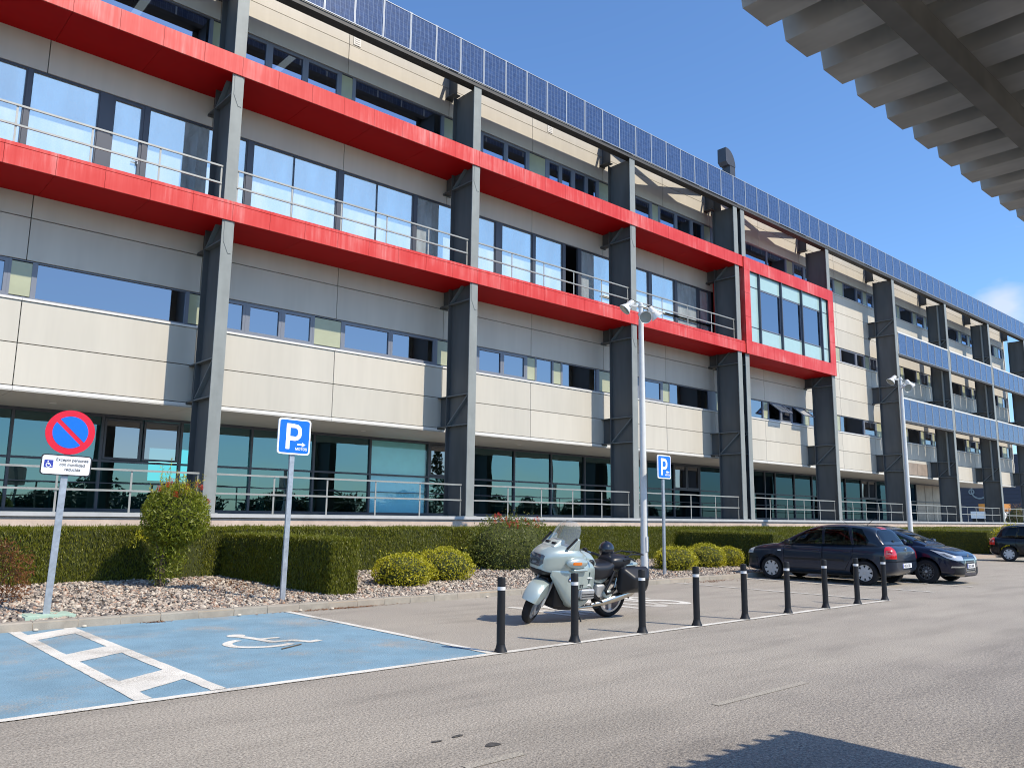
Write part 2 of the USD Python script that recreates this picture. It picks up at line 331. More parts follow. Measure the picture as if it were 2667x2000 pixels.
# asphalt: pale aged aggregate, coarser and darker in the driving lane
def m_ground(name, col, grain=0.5, painted=None, worn=0.5, lane=False):
    n = {'g': ('geometry', {}), 'a': ('noise_texture', {'scale': 48.0, 'detail': 5.0, 'roughness': 0.8}), 'v': ('voronoi_texture', {'scale': 62.0}),
         'b': ('noise_texture', {'scale': 0.55, 'detail': 6.0, 'roughness': 0.62}), 'mpc': ('mapping', {'scale': (0.25, 1.3, 1)}), 'c': ('noise_texture', {'scale': 1.3, 'detail': 5.0, 'roughness': 0.6}),
         'ra': ('rgb_ramp', {'ramp': [(0.36, tuple(np.array(col)*(1-grain))), (0.5, tuple(col)), (0.65, tuple(np.minimum(np.array(col)*(1+grain*0.85), 0.8)))]}),
         'rb': ('rgb_ramp', {'ramp': [(0.3, (0.88, 0.88, 0.88)), (0.65, (1.05, 1.05, 1.04))]}), 'rc': ('rgb_ramp', {'ramp': [(0.36, (0.80, 0.80, 0.80)), (0.52, (1, 1, 1))]}),
         'm1': ('mix_color', {'blend_type': 'multiply', 'fac': 1.0, 'use_clamp': False}), 'm2': ('mix_color', {'blend_type': 'multiply', 'fac': 0.8, 'use_clamp': False}),
         'bp': ('bump', {'strength': 0.55, 'distance': 0.012}), 'hm': ('math', {'math_type': 'add'}), 'p': ('principled_bsdf', {'roughness': 0.85})}
    l = [('g.position', 'a.vector'), ('g.position', 'v.vector'), ('g.position', 'b.vector'), ('g.position', 'mpc.vector'), ('mpc.vector', 'c.vector'), ('a.fac', 'ra.fac'), ('b.fac', 'rb.fac'), ('c.fac', 'rc.fac'),
         ('ra.color', 'm1.a'), ('rb.color', 'm1.b'), ('m1.result', 'm2.a'), ('rc.color', 'm2.b'), ('a.fac', 'hm.value1'), ('v.distance', 'hm.value2'), ('hm.value', 'bp.height'), ('bp.normal', 'p.normal')]
    last = 'm2.result'
    if lane:
        n.update({'s': ('separate_xyz', {}), 'ln': ('noise_texture', {'scale': 0.8, 'detail': 4.0}), 'la': ('math', {'math_type': 'multiply_add', 'value2': 1.6, 'value3': -0.8}), 'lb': ('math', {'math_type': 'add'}),
                  'lm': ('map_range', {'from_min': 4.6, 'from_max': 3.4, 'to_min': 0.0, 'to_max': 1.0, 'clamp': True}), 'lw': ('noise_texture', {'scale': 26.0, 'detail': 5.0, 'roughness': 0.8}),
                  'lr': ('rgb_ramp', {'ramp': [(0.34, (0.42, 0.42, 0.45)), (0.5, (0.80, 0.80, 0.82)), (0.66, (1.10, 1.08, 1.04))]}), 'mk': ('mix_color', {'blend_type': 'multiply', 'use_clamp': False})})
        l += [('g.position', 's.vector'), ('g.position', 'ln.vector'), ('ln.fac', 'la.value1'), ('la.value', 'lb.value1'), ('s.y', 'lb.value2'), ('lb.value', 'lm.value'), ('lm.result', 'mk.fac'),
              ('g.position', 'lw.vector'), ('lw.fac', 'lr.fac'), (last, 'mk.a'), ('lr.color', 'mk.b')]
        last = 'mk.result'
    if painted:
        n.update({'w': ('noise_texture', {'scale': 38.0, 'detail': 5.0, 'roughness': 0.8}), 'w2': ('noise_texture', {'scale': 1.1, 'detail': 4.0}), 'wa': ('math', {'math_type': 'add'}),
                  'wr': ('map_range', {'from_min': worn+0.38, 'from_max': worn+0.62, 'to_min': 0.0, 'to_max': 0.85, 'clamp': True}),
                  'pn': ('noise_texture', {'scale': 1.7, 'detail': 7.0, 'roughness': 0.68}), 'pr': ('rgb_ramp', {'ramp': [(0.3, tuple(np.array(painted)*0.80)), (0.7, tuple(np.minimum(np.array(painted)*1.14, 0.9)))]}), 'mp_': ('mix_color', {})})
        l += [('g.position', 'w.vector'), ('g.position', 'w2.vector'), ('w.fac', 'wa.value1'), ('w2.fac', 'wa.value2'), ('wa.value', 'wr.value'), ('g.position', 'pn.vector'), ('pn.fac', 'pr.fac'),
              ('wr.result', 'mp_.fac'), ('pr.color', 'mp_.a'), (last, 'mp_.b')]
        last = 'mp_.result'
    l.append((last, 'p.base_color'))
    mat(name, n, l, 'p.BSDF')
m_ground('asphalt', (0.325, 0.29, 0.242), 0.62, lane=True)
m_ground('blue_paint', (0.325, 0.29, 0.242), 0.4, painted=(0.175, 0.295, 0.375), worn=0.66)
m_ground('white_paint', (0.325, 0.29, 0.242), 0.4, painted=(0.66, 0.63, 0.56), worn=0.62)
m_ground('worn_paint', (0.325, 0.29, 0.242), 0.4, painted=(0.40, 0.37, 0.30), worn=0.40)
m_ground('far_ground', (0.22, 0.20, 0.16), 0.3)
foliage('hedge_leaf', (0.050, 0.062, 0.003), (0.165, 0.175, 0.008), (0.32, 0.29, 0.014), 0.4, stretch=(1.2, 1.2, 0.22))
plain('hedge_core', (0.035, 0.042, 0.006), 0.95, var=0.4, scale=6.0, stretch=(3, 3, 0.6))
foliage('leaf_callistemon', (0.06, 0.085, 0.006), (0.20, 0.23, 0.014), (0.42, 0.40, 0.03))
foliage('leaf_golden', (0.18, 0.18, 0.008), (0.44, 0.40, 0.016), (0.68, 0.58, 0.035))
foliage('leaf_olive', (0.055, 0.07, 0.010), (0.15, 0.17, 0.022), (0.28, 0.27, 0.05))
foliage('leaf_rust', (0.10, 0.045, 0.012), (0.22, 0.075, 0.02), (0.16, 0.14, 0.03))
foliage('flower_red', (0.35, 0.01, 0.01), (0.55, 0.03, 0.015), (0.6, 0.08, 0.03), 0.2)
foliage('leaf_brown', (0.10, 0.06, 0.035), (0.17, 0.10, 0.06), (0.2, 0.13, 0.08))
foliage('far_leaf', (0.015, 0.025, 0.006), (0.04, 0.055, 0.012), (0.06, 0.07, 0.02), 0.15)

# ================================================================== the office building
YC, YW, YR, YG = 19.6, 21.2, 19.55, 24.45      # column front, wall face, red fascia front, ground floor glazing
TERR = 1.57
COLS = [-16.5, -8.4, -0.35, 7.75, 15.87, 23.87, 31.2, 31.8, 39.87, 47.9, 55.88, 63.87, 71.9]
JX = [-20.6, -16.5, -12.4, -8.4, -4.4, -0.35, 3.68, 7.75, 11.86, 15.88, 19.9, 23.88, 27.9, 31.5, 35.8, 39.87, 43.8, 47.9, 51.9, 55.88, 59.9, 63.87, 67.9, 72.1]
XE = 72.1
BLD_AT = (31.5, 21.2, TERR)
bld = thing('office_building', 'long four storey office building with cream cladding, grey steel columns and red balcony bands', 'office building', BLD_AT)
def B(name, mesh, m, smooth=False, label=None, kind=None, parent=None):
    return obj(name, mesh, m, parent or bld, smooth, label=label, kind=kind, off=BLD_AT)
rng = np.random.default_rng(7)

# cladding panels, one by one, over a dark backing that shows in the joints
def clad_row(x0, x1, z0, z1, y=YW, j=0.011):
    xs = [x0]+[x for x in JX if x0+0.3 < x < x1-0.3]+[x1]
    for a, b in zip(xs[:-1], xs[1:]):
        d = rng.uniform(-0.002, 0.002)
        B('cladding_panel', MB().box(a+j, b-j, y+d, y+0.06, z0+j, z1-j), 'cladding' if rng.random() < 0.55 else 'cladding_b')
XL = -20.6
ROWS_L = [(4.41, 5.40), (5.40, 6.40), (7.37, 8.40), (8.40, 9.44), (12.10, 13.42), (13.46, 14.40), (15.32, 16.36), (16.36, 17.36)]
ROWS_R = [(4.41, 5.40), (5.40, 6.40), (7.37, 8.38), (8.38, 9.44), (9.44, 10.42), (11.30, 12.35), (12.35, 13.34), (13.34, 14.38), (15.32, 16.36), (16.36, 17.36)]
for z0, z1 in ROWS_L: clad_row(XL, 39.87, z0, z1)
for z0, z1 in ROWS_R: clad_row(39.87, XE, z0, z1)
bk = MB()
for z0, z1 in ((4.42, 6.46), (7.38, 9.46), (12.12, 14.40), (15.33, 17.30)): bk.box(XL, 39.8, YW+0.062, YW+0.2, z0, z1)
for z0, z1 in ((4.42, 6.46), (7.38, 10.42), (11.31, 14.40), (15.33, 17.30)): bk.box(39.8, XE-0.05, YW+0.063, YW+0.2, z0, z1)
B('wall', bk, 'backing', label='dark backing seen in the panel joints')
for a, b in zip(JX[:-1], JX[1:]):
    B('edge_trim', MB().box(a+0.005, b-0.005, YW-0.02, YW+0.055, 4.315, 4.398), 'trim_white')
    B('sill', MB().box(a+0.004, b-0.004, YW-0.03, YW+0.05, 6.402, 6.455), 'trim_white')
for a, b in zip(JX[10:-1], JX[11:]):
    B('sill', MB().box(max(a, 39.9)+0.004, b-0.004, YW-0.03, YW+0.05, 10.423, 10.462), 'trim_white')
    B('sill', MB().box(max(a, 39.9)+0.004, b-0.004, YW-0.03, YW+0.05, 14.383, 14.42), 'trim_white')
B('coping', MB().box(XL, XE+0.03, YW-0.04, YW+0.3, 17.363, 17.42), 'trim_white')
B('roof', MB().box(XL, XE, YW+0.32, 38, 17.1, 17.3), 'roof')
B('end_wall', MB().box(XE-0.04, XE, YW+0.07, 38, 4.31, 17.36), 'cladding_b')
B('drip_edge', MB().box(XE+0.002, XE+0.09, YW-0.06, YW+0.1, 4.4, 17.36), 'trim_white')

# windows: frame with pane, and frosted infill panels between them
def window(x0, x1, z0, z1, gl='glass_strip', y=YW+0.04, fw=0.045, fr='frame_grey', dp=0.09, name='window', vs=(), hs=(), label=None):
    m = MB()
    m.box(x0, x1, y, y+dp, z0, z0+fw); m.box(x0, x1, y, y+dp, z1-fw, z1)
    m.box(x0, x0+fw, y, y+dp, z0+fw, z1-fw); m.box(x1-fw, x1, y, y+dp, z0+fw, z1-fw)
    for x in vs: m.box(x-fw*0.45, x+fw*0.45, y+0.005, y+dp-0.005, z0+fw, z1-fw)
    w = B(name, m, fr, label=label)
    xs = [x0+fw]+list(vs)+[x1-fw]
    for a, b in zip(xs[:-1], xs[1:]):
        yy = y+dp*0.5+rng.uniform(-0.004, 0.004); t = rng.uniform(-0.002, 0.002)
        v = [(a, yy-t, z0+fw), (b, yy+t, z0+fw), (b, yy+t, z1-fw), (a, yy-t, z1-fw)]
        obj('pane', (v, [[0, 1, 2, 3]]), gl, w, off=BLD_AT)
    return w
def frost(x0, x1, z0, z1):
    B('infill_panel', MB().box(x0, x1, YW+0.05, YW+0.10, z0+0.03, z1-0.03), 'frost')
def strip(spec, z0, z1, gl):
    xs0, xs1 = min(s[0] for s in spec), max(s[1] for s in spec)
    m = MB(); m.box(xs0, xs1, YW+0.03, YW+0.15, z0-0.045, z0+0.004); m.box(xs0, xs1, YW+0.03, YW+0.15, z1-0.004, z1+0.016)
    edges = sorted(spec); last = None
    for a, b, k in edges:
        if last is not None and a > last+0.004: m.box(last, a, YW+0.035, YW+0.15, z0+0.004, z1-0.004)
        last = b
    B('window_rail', m, 'frame_grey')
    for a, b, k in edges:
        if k == 'f': frost(a, b, z0, z1)
        elif k == 'o': open_sash(a, b, z0, z1)
        elif k == 'w': window(a, b, z0, z1, gl, fw=0.012)
        else: window(a, b, z0, z1, gl, fw=0.075)
def open_sash(a, b, z0, z1):
    """Top-hung sash swung outwards, over an open dark hole."""
    m = MB(); fw = 0.05
    m.box(a, b, YW+0.04, YW+0.12, z0+0.004, z0+fw); m.box(a, b, YW+0.04, YW+0.12, z1-fw, z1-0.004); m.box(a, a+fw, YW+0.04, YW+0.12, z0+fw, z1-fw); m.box(b-fw, b, YW+0.04, YW+0.12, z0+fw, z1-fw)
    w = B('window', m, 'frame_grey', label='open top-hung window')
    h = z1-z0-0.06; an = math.radians(52)
    s = MB()
    for (u0, u1, t0, t1) in ((a+0.02, b-0.02, 0, 0.06), (a+0.02, b-0.02, h-0.06, h), (a+0.02, a+0.08, 0.06, h-0.06), (b-0.08, b-0.02, 0.06, h-0.06)):
        P = []
        for off in (0, 0.05):
            for u, t in ((u0, t0), (u1, t0), (u1, t1), (u0, t1)):
                P.append((u, YW+0.03-math.sin(an)*t-math.cos(an)*off, z1-0.03-math.cos(an)*t+math.sin(an)*off))
        s.add(P, _BOXF)
    sp = obj('sash', s, 'frame_grey', w, off=BLD_AT)
    P = [(u, YW+0.03-math.sin(an)*t-math.cos(an)*0.025, z1-0.03-math.cos(an)*t+math.sin(an)*0.025) for u, t in ((a+0.08, 0.06), (b-0.08, 0.06), (b-0.08, h-0.06), (a+0.08, h-0.06))]
    obj('pane', (P, [[0, 1, 2, 3]]), 'glass_strip', w, off=BLD_AT)
Z1 = (6.49, 7.35)
strip([(-20.4, -17.0, 'w'), (-16.9, -16.1, 'f'), (-16.0, -9.0, 'w'), (-8.9, -8.0, 'f'), (-7.9, -4.5, 'w'), (-4.3, -0.6, 'w'), (-0.5, 0.4, 'f'), (0.5, 1.9, 'g'), (1.97, 3.34, 'g'), (3.40, 3.83, 'f'), (3.93, 7.42, 'w'), (7.50, 8.22, 'f'), (8.30, 9.06, 'g'), (9.12, 10.13, 'g'), (10.17, 11.12, 'g'), (11.18, 12.06, 'f'),
       (12.13, 13.84, 'g'), (13.85, 15.60, 'g'), (15.68, 16.35, 'f'), (16.42, 17.36, 'g'), (17.42, 18.54, 'g'), (18.56, 19.68, 'g'), (19.76, 20.15, 'f'), (20.22, 21.05, 'w'), (21.11, 21.50, 'f'),
       (21.58, 23.50, 'w'), (23.66, 24.45, 'f'), (24.52, 26.03, 'g'), (26.46, 27.64, 'g'), (27.72, 28.14, 'f'), (28.20, 31.12, 'w'), (31.65, 32.3, 'f'), (32.4, 34.0, 'g'), (34.06, 35.68, 'w'), (35.75, 36.14, 'f'),
       (36.20, 37.38, 'o'), (37.42, 38.42, 'g'), (38.46, 39.6, 'o'), (39.70, 40.2, 'f'), (40.25, 40.95, 'g'), (41.02, 41.9, 'w'), (42.0, 43.1, 'g'), (43.2, 43.7, 'f'), (43.78, 46.6, 'w'), (46.68, 48.2, 'g'), (48.3, 48.9, 'f')], *Z1, 'glass_strip')
def generic(x):                       # the repeating rhythm of the far bays
    return [(x+0.9, x+2.5, 'g'), (x+2.56, x+4.1, 'g'), (x+4.17, x+4.6, 'f'), (x+4.68, x+6.6, 'w'), (x+6.68, x+7.2, 'f'), (x+7.28, x+8.45, 'g'), (x+8.53, x+8.85, 'f')]
far = generic(48.05)+generic(56.0)+[(64.9, 66.6, 'g'), (66.7, 68.3, 'g'), (68.4, 70.0, 'w'), (70.1, 71.0, 'f'), (71.05, 71.95, 'g')]
strip(far, *Z1, 'glass_strip')
Z2 = (10.465, 11.285)
fb = [(40.1, 41.4, 'g'), (41.5, 42.0, 'f'), (42.1, 43.5, 'g'), (43.55, 44.1, 'f'), (44.2, 46.1, 'g'), (46.15, 47.2, 'g'), (47.28, 47.8, 'f'), (47.88, 48.85, 'g')]
strip(fb+far, *Z2, 'glass_strip')
Z3 = (14.425, 15.30)
strip([(-20.4, -17.0, 'w'), (-16.9, -16.1, 'f'), (-16.0, -9.0, 'w'), (-8.9, -8.0, 'f'), (-7.9, -4.5, 'w'), (-4.3, -0.9, 'w'), (-0.8, 0.0, 'f'), (0.1, 1.9, 'g'), (1.95, 3.3, 'g'), (3.38, 3.9, 'f'), (3.98, 7.5, 'w'), (7.58, 8.4, 'f'), (8.46, 9.24, 'g'), (9.30, 10.42, 'g'), (10.46, 11.60, 'g'), (11.68, 12.07, 'f'), (12.18, 15.62, 'w'), (15.72, 16.4, 'f'),
       (16.46, 17.36, 'g'), (17.42, 18.58, 'g'), (18.62, 19.68, 'g'), (19.78, 20.62, 'f'), (20.78, 21.46, 'g'), (21.48, 22.16, 'g'), (22.22, 22.95, 'g'), (22.97, 23.64, 'g'), (23.72, 24.3, 'f'), (24.4, 25.9, 'g'), (25.95, 27.1, 'g'), (27.2, 27.62, 'f'),
       (27.7, 28.9, 'g'), (28.95, 30.1, 'g'), (30.15, 31.0, 'g'), (31.1, 31.6, 'f'), (32.1, 32.9, 'f'), (33.0, 33.7, 'g'), (33.8, 34.5, 'f'), (34.6, 36.6, 'w'), (36.68, 38.5, 'w'), (38.6, 39.2, 'f'), (39.3, 40.4, 'g'),
       (40.5, 41.5, 'g'), (41.6, 42.2, 'f'), (42.3, 43.8, 'g'), (43.9, 44.9, 'f'), (45.0, 46.6, 'w'), (46.68, 47.4, 'g'), (47.48, 47.95, 'f'), (48.02, 48.85, 'g')]+far, *Z3, 'glass_high')

# second floor glazing behind the balcony
bz0, bz1 = 9.50, 12.085
specs = [(-20.4, -16.6, 'w'), (-16.4, -12.6, 'w'), (-12.4, -8.6, 'w'), (-8.3, -4.5, 'w'), (-4.3, -0.2, 'w'), (-0.1, 1.2, 'd'), (1.3, 3.28, 'w'), (3.38, 4.90, 'w'), (5.20, 5.98, 'd'), (6.10, 8.80, 'w'), (8.97, 11.71, 'j'), (11.90, 14.55, 'j'), (14.68, 17.0, 'w'), (17.15, 18.15, 'w'), (18.44, 19.98, 'w'), (20.12, 21.59, 'w'),
         (21.70, 22.49, 'x'), (22.62, 24.55, 'w'), (24.70, 26.85, 'w'), (27.07, 28.70, 'w'), (28.88, 30.40, 'w'), (30.55, 31.35, 'd')]
bm = MB(); bm.box(XL, 31.5, YW+0.03, YW+0.14, bz1-0.002, bz1+0.03); bm.box(XL, 31.5, YW+0.03, YW+0.14, 9.445, bz0)
last = XL
for a, b, k in specs:
    if a > last: bm.box(last, a, YW+0.02, YW+0.15, bz0, bz1-0.002)
    last = b
bm.box(last, 31.5, YW+0.02, YW+0.15, bz0, bz1-0.002)
B('balcony_frame', bm, 'frame')
for a, b, k in specs:
    if k == 'x':
        w = B('door', MB().box(a, a+0.05, YW+0.03, YW+0.12, bz0, bz1-0.01).box(b-0.05, b, YW+0.03, YW+0.12, bz0, bz1-0.01), 'frame', label='open balcony door')
        obj('door_leaf', MB().box(a+0.02, a+0.07, YW+0.14, YW+0.9, bz0+0.02, bz1-0.05), 'frame', w, off=BLD_AT)
    elif k == 'd':
        w = window(a, b, bz0, bz1, 'glass_balcony', fw=0.07, fr='frame', name='door')
        obj('handle', MB().box(b-0.09, b-0.07, YW+0.0, YW+0.04, 10.45, 10.62).box(b-0.20, b-0.07, YW-0.01, YW+0.01, 10.52, 10.55), 'alu', w, off=BLD_AT)
    elif k == 'j': window(a, b, bz0, bz1, 'glass_balcony', fw=0.03, fr='frame', vs=(a+(b-a)*0.47,))
    else: window(a, b, bz0, bz1, 'glass_balcony', fw=0.03, fr='frame')

# interior: dark rooms behind the glass, slab edges, back walls
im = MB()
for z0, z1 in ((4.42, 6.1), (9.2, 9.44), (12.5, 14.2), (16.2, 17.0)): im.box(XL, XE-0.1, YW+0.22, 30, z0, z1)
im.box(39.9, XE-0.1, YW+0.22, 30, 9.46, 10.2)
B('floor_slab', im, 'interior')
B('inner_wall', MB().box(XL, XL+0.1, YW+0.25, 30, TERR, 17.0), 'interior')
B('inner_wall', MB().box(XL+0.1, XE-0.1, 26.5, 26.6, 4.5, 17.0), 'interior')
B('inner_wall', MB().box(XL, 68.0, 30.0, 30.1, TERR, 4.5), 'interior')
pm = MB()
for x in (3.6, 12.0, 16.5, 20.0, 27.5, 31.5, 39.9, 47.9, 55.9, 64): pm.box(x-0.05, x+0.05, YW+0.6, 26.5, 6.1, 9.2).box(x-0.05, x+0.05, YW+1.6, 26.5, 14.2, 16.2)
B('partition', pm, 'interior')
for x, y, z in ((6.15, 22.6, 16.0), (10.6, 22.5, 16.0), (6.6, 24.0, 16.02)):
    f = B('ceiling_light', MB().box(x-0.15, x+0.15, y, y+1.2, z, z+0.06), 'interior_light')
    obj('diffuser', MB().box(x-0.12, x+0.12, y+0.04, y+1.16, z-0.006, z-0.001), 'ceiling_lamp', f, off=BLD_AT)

# ground floor: soffit, glazing
for a, b in zip(JX[:-1], JX[1:]):
    B('soffit_panel', MB().box(a+0.006, b-0.006, YW-0.015, YG-0.08, 4.285, 4.312), 'soffit')
MX = [-20.6, -17.3, -15.1, -12.9, -10.8, -8.6, -6.5, -4.4, -2.2, 0.0, 2.15, 4.33, 6.52, 8.70, 10.89, 13.06, 15.24, 17.76, 19.8, 22.03, 24.13, 26.2, 28.35, 30.5, 32.6, 34.75, 36.9, 39.0, 40.9, 42.0, 44.1, 46.2, 48.3, 50.45, 52.66, 54.8, 57.0, 59.2, 61.3]
ZT = 2.98
fm = MB()
for x in MX+[68.0]: fm.box(x-0.035, x+0.035, YG-0.07, YG+0.07, TERR+0.02, 4.284)
fm.box(XL, 68.0, YG-0.06, YG+0.06, ZT-0.03, ZT+0.03); fm.box(XL, 68.0, YG-0.065, YG+0.065, TERR+0.001, TERR+0.10); fm.box(XL, 68, YG-0.065, YG+0.065, 4.20, 4.2835); fm.box(XL, 68, YG-0.03, YG+0.03, 2.36, 2.385)
B('ground_frame', fm, 'frame')
clear = {6.52, 17.76, 32.6, 52.66}
for a, b in zip(MX[:-1], MX[1:]):
    for z0, z1 in ((TERR+0.10, ZT-0.03), (ZT+0.03, 4.20)):
        up = z0 > 2.9
        if a in clear and up:
            window(a+0.05, a+(b-a)*0.5-0.02, z0+0.02, z1-0.02, 'glass_clear', y=YG-0.05, fw=0.06, fr='frame')
            window(a+(b-a)*0.5+0.02, b-0.05, z0+0.02, z1-0.02, 'glass_clear', y=YG-0.05, fw=0.06, fr='frame')
        elif a >= 61.0: pass
        else:
            t = rng.uniform(-0.006, 0.006)
            obj('ground_pane', ([(a+0.035, YG-t, z0), (b-0.035, YG+t, z0), (b-0.035, YG+t, z1), (a+0.035, YG-t, z1)], [[0, 1, 2, 3]]), 'glass_blind' if a == 15.24 else 'glass_deep' if a > 30 else 'glass_teal', bld, off=BLD_AT)
B('roller_blind', MB().box(15.28, 17.7, YG+0.10, YG+0.13, ZT, 4.19), 'blind', label='drawn turquoise blind, upper pane')
B('roller_blind', MB().box(15.28, 17.7, YG+0.10, YG+0.13, TERR+0.1, ZT-0.005), 'blind_low', label='drawn blue blind, lower pane')
for x0, x1 in ((61.3, 62.9), (62.95, 64.3), (64.35, 65.9), (65.95, 67.95)):
    B('beige_panel', MB().box(x0, x1-0.02, YG-0.02, YG+0.03, TERR+0.1, 4.2), 'beige_mottled')  # opaque mottled panels standing in for the beige glass by the entrance
B('glow_panel', MB().box(8.4, 10.25, YG+1.7, YG+1.75, 2.55, 3.55), 'glow_cyan', label='glowing cyan panel seen through the ground floor glass')  # bright patch given emission of its own so it shows in the room
fx = MB()
for x in (2.5, 5.2, 11.5, 13.2, 19.0, 21.0, 23.0, 25.4, 27.0, 33.5, 36.0, 43.0, 45.5, 50.0, 53.0):
    w = rng.uniform(0.6, 1.3); h = rng.uniform(0.72, 1.2)
    fx.box(x-w/2, x+w/2, YG+1.0, YG+1.6, TERR+0.72, TERR+0.76); fx.box(x-w/2, x-w/2+0.05, YG+1.05, YG+1.55, TERR, TERR+0.72); fx.box(x+w/2-0.05, x+w/2, YG+1.05, YG+1.55, TERR, TERR+0.72)
    fx.box(x-0.25, x+0.25, YG+1.15, YG+1.2, TERR+0.8, TERR+0.8+h*0.4)
B('desk', fx, 'interior_light', kind='stuff')
pc = MB()
for x in (7.4, 12.5, 18.2, 24.8, 29.3, 37.9): pc.box(x-0.35, x+0.35, YG+0.5, YG+1.0, TERR, 4.28)
B('pillar', pc, 'interior')
for x in (4.9, 14.0, 20.9, 28.4, 36.3):
    B('soffit_light', MB().cyl((x, 22.9, 4.284), (x, 22.9, 4.277), 0.09, n=14), 'trim_white')

# columns: H section with brackets to the wall
LEVELS = [(4.40, 5.39), (8.42, 9.38), (12.42, 13.35)]
def column(x, top=15.78):
    y1 = 20.74
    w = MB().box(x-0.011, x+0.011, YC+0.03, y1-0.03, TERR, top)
    c = B('column', w, 'steel_shaded')
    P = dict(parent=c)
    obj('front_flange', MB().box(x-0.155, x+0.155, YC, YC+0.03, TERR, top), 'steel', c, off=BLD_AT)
    obj('rear_flange', MB().box(x-0.155, x+0.155, y1-0.03, y1, TERR, top), 'steel_shaded', c, off=BLD_AT)
    for z0, z1 in LEVELS+[(15.95, 16.95)]:
        m = MB()
        m.box(x-0.15, x+0.15, y1+0.001, YW-0.005, z1-0.03, z1); m.box(x-0.15, x+0.15, y1+0.001, YW-0.005, z0, z0+0.03); m.box(x-0.01, x+0.01, y1+0.001, YW-0.005, z0+0.03, z1-0.03)
        m.box(x-0.16, x+0.16, YW-0.03, YW-0.002, z0-0.05, z0-0.001)
        obj('bracket', m, 'steel_shaded', c, off=BLD_AT)
        if z0 < 15:
            s = MB()
            for sd in (-1, 1):
                for z in (z0+0.015, z1-0.015): s.box(min(x+sd*0.0115, x+sd*0.15), max(x+sd*0.0115, x+sd*0.15), YC+0.032, y1-0.032, z-0.015, z+0.015)
                s.bar((x+sd*0.075, y1-0.06, z0+0.06), (x+sd*0.075, YC+0.08, z1-0.06), 0.12, 0.03)
            obj('brace', s, 'steel_half_shaded', c, off=BLD_AT)
    for z in (12.96, 8.95):
        if x < 31: obj('splice_plate', MB().prism(Polygon([(x-0.10, z-0.02), (x+0.12, z-0.02), (x+0.12, z-0.85), (x+0.03, z-0.85), (x-0.10, z-0.55)]), YC-0.012, YC-0.001, 'xz'), 'steel', c, off=BLD_AT)
    obj('base_plate', MB().box(x-0.22, x+0.22, YC-0.06, y1+0.06, TERR+0.001, TERR+0.02), 'steel', c, off=BLD_AT)
for x in COLS: column(x)
for x in (55.88, 63.87):
    for z0, z1 in ((4.5, 15.7),):
        B('downpipe', MB().tube([(x-0.13, 20.05, z0), (x-0.13, 20.05, 8.6), (x-0.2, 20.0, 8.8), (x-0.13, 20.05, 9.1), (x-0.13, 20.05, z1)], 0.06, 8), 'steel', smooth=40)

# red bands
FJ = [-20.608+1.0155*k for k in range(52)]; FJ = [x for x in FJ if x < 31.5]+[31.6]
for a, b in zip(FJ[:-1], FJ[1:]):
    B('red_fascia_panel', MB().box(a+0.004, b-0.004, YR+rng.uniform(0, 0.002), YR+0.04, 8.965, 9.395), 'red')
    B('red_coping', MB().box(a+0.003, b-0.003, YR+0.012, YR+0.25, 9.413, 9.49), 'red')
    B('red_fascia_panel', MB().box(a+0.004, b-0.004, YR+rng.uniform(0, 0.002), YR+0.04, 12.97, 13.505), 'red')
SJ = FJ[::2] if len(FJ) % 2 else FJ[::2]+[FJ[-1]]
for a, b in zip(SJ[:-1], SJ[1:]):
    for z in (8.965, 12.97):
        B('red_soffit_panel', MB().box(a+0.004, b-0.004, YR+0.045, YW-0.004, z, z+0.02), 'red_soffit')
dk = MB()
for z0, z1 in ((9.0, 9.42), (13.0, 13.48)): dk.box(XL, 31.55, YR+0.05, YW-0.01, z0, z1)
B('balcony_slab', dk, 'backing')
# red framed box window
bx0, bx1, bzz0, bzz1, ox0, ox1, oz0, oz1 = 31.61, 40.05, 8.94, 13.47, 32.08, 39.50, 9.55, 12.88
BY = 19.5
J2 = [bx0, ox0]+[ox0+(ox1-ox0)*k/8 for k in range(1, 8)]+[ox1, bx1]
for a, b in zip(J2[:-1], J2[1:]):
    B('red_fascia_panel', MB().box(a+0.004, b-0.004, BY, BY+0.04, oz1, bzz1), 'red')
    B('red_fascia_panel', MB().box(a+0.004, b-0.004, BY, BY+0.04, bzz0, oz0), 'red')
for k in range(3):
    za, zb_ = oz0+(oz1-oz0)*k/3+0.006, oz0+(oz1-oz0)*(k+1)/3-0.006
    B('red_fascia_panel', MB().box(bx0+0.004, ox0, BY, BY+0.04, za, zb_), 'red')
    B('red_fascia_panel', MB().box(ox1, bx1-0.004, BY, BY+0.04, za, zb_), 'red')
B('red_side_panel', MB().box(bx0+0.002, bx0+0.03, BY+0.045, YW-0.01, bzz0, bzz1), 'red')
B('red_side_panel', MB().box(bx1-0.03, bx1-0.002, BY+0.045, YW-0.01, bzz0, bzz1), 'red')
for a, b in zip(J2[:-1:2], J2[2::2]): B('red_soffit_panel', MB().box(max(a, bx0+0.04)+0.003, min(b, bx1-0.04)-0.003, BY+0.045, YW-0.01, bzz0, bzz0+0.02), 'red_soffit')
B('red_soffit_panel', MB().box(bx0+0.035, bx1-0.035, BY+0.045, YW-0.01, bzz1-0.03, bzz1), 'red_soffit')
rv = MB(); rv.box(ox0-0.03, ox0, BY+0.045, BY+0.2, oz0, oz1); rv.box(ox1, ox1+0.03, BY+0.045, BY+0.2, oz0, oz1); rv.box(ox0, ox1, BY+0.045, BY+0.2, oz0-0.03, oz0); rv.box(ox0, ox1, BY+0.045, BY+0.2, oz1, oz1+0.03)
B('window_reveal', rv, 'frame')
mx = [ox0, 32.92, 34.87, 36.82, 38.78, ox1]; tz = [oz0, 10.27, 12.17, oz1]
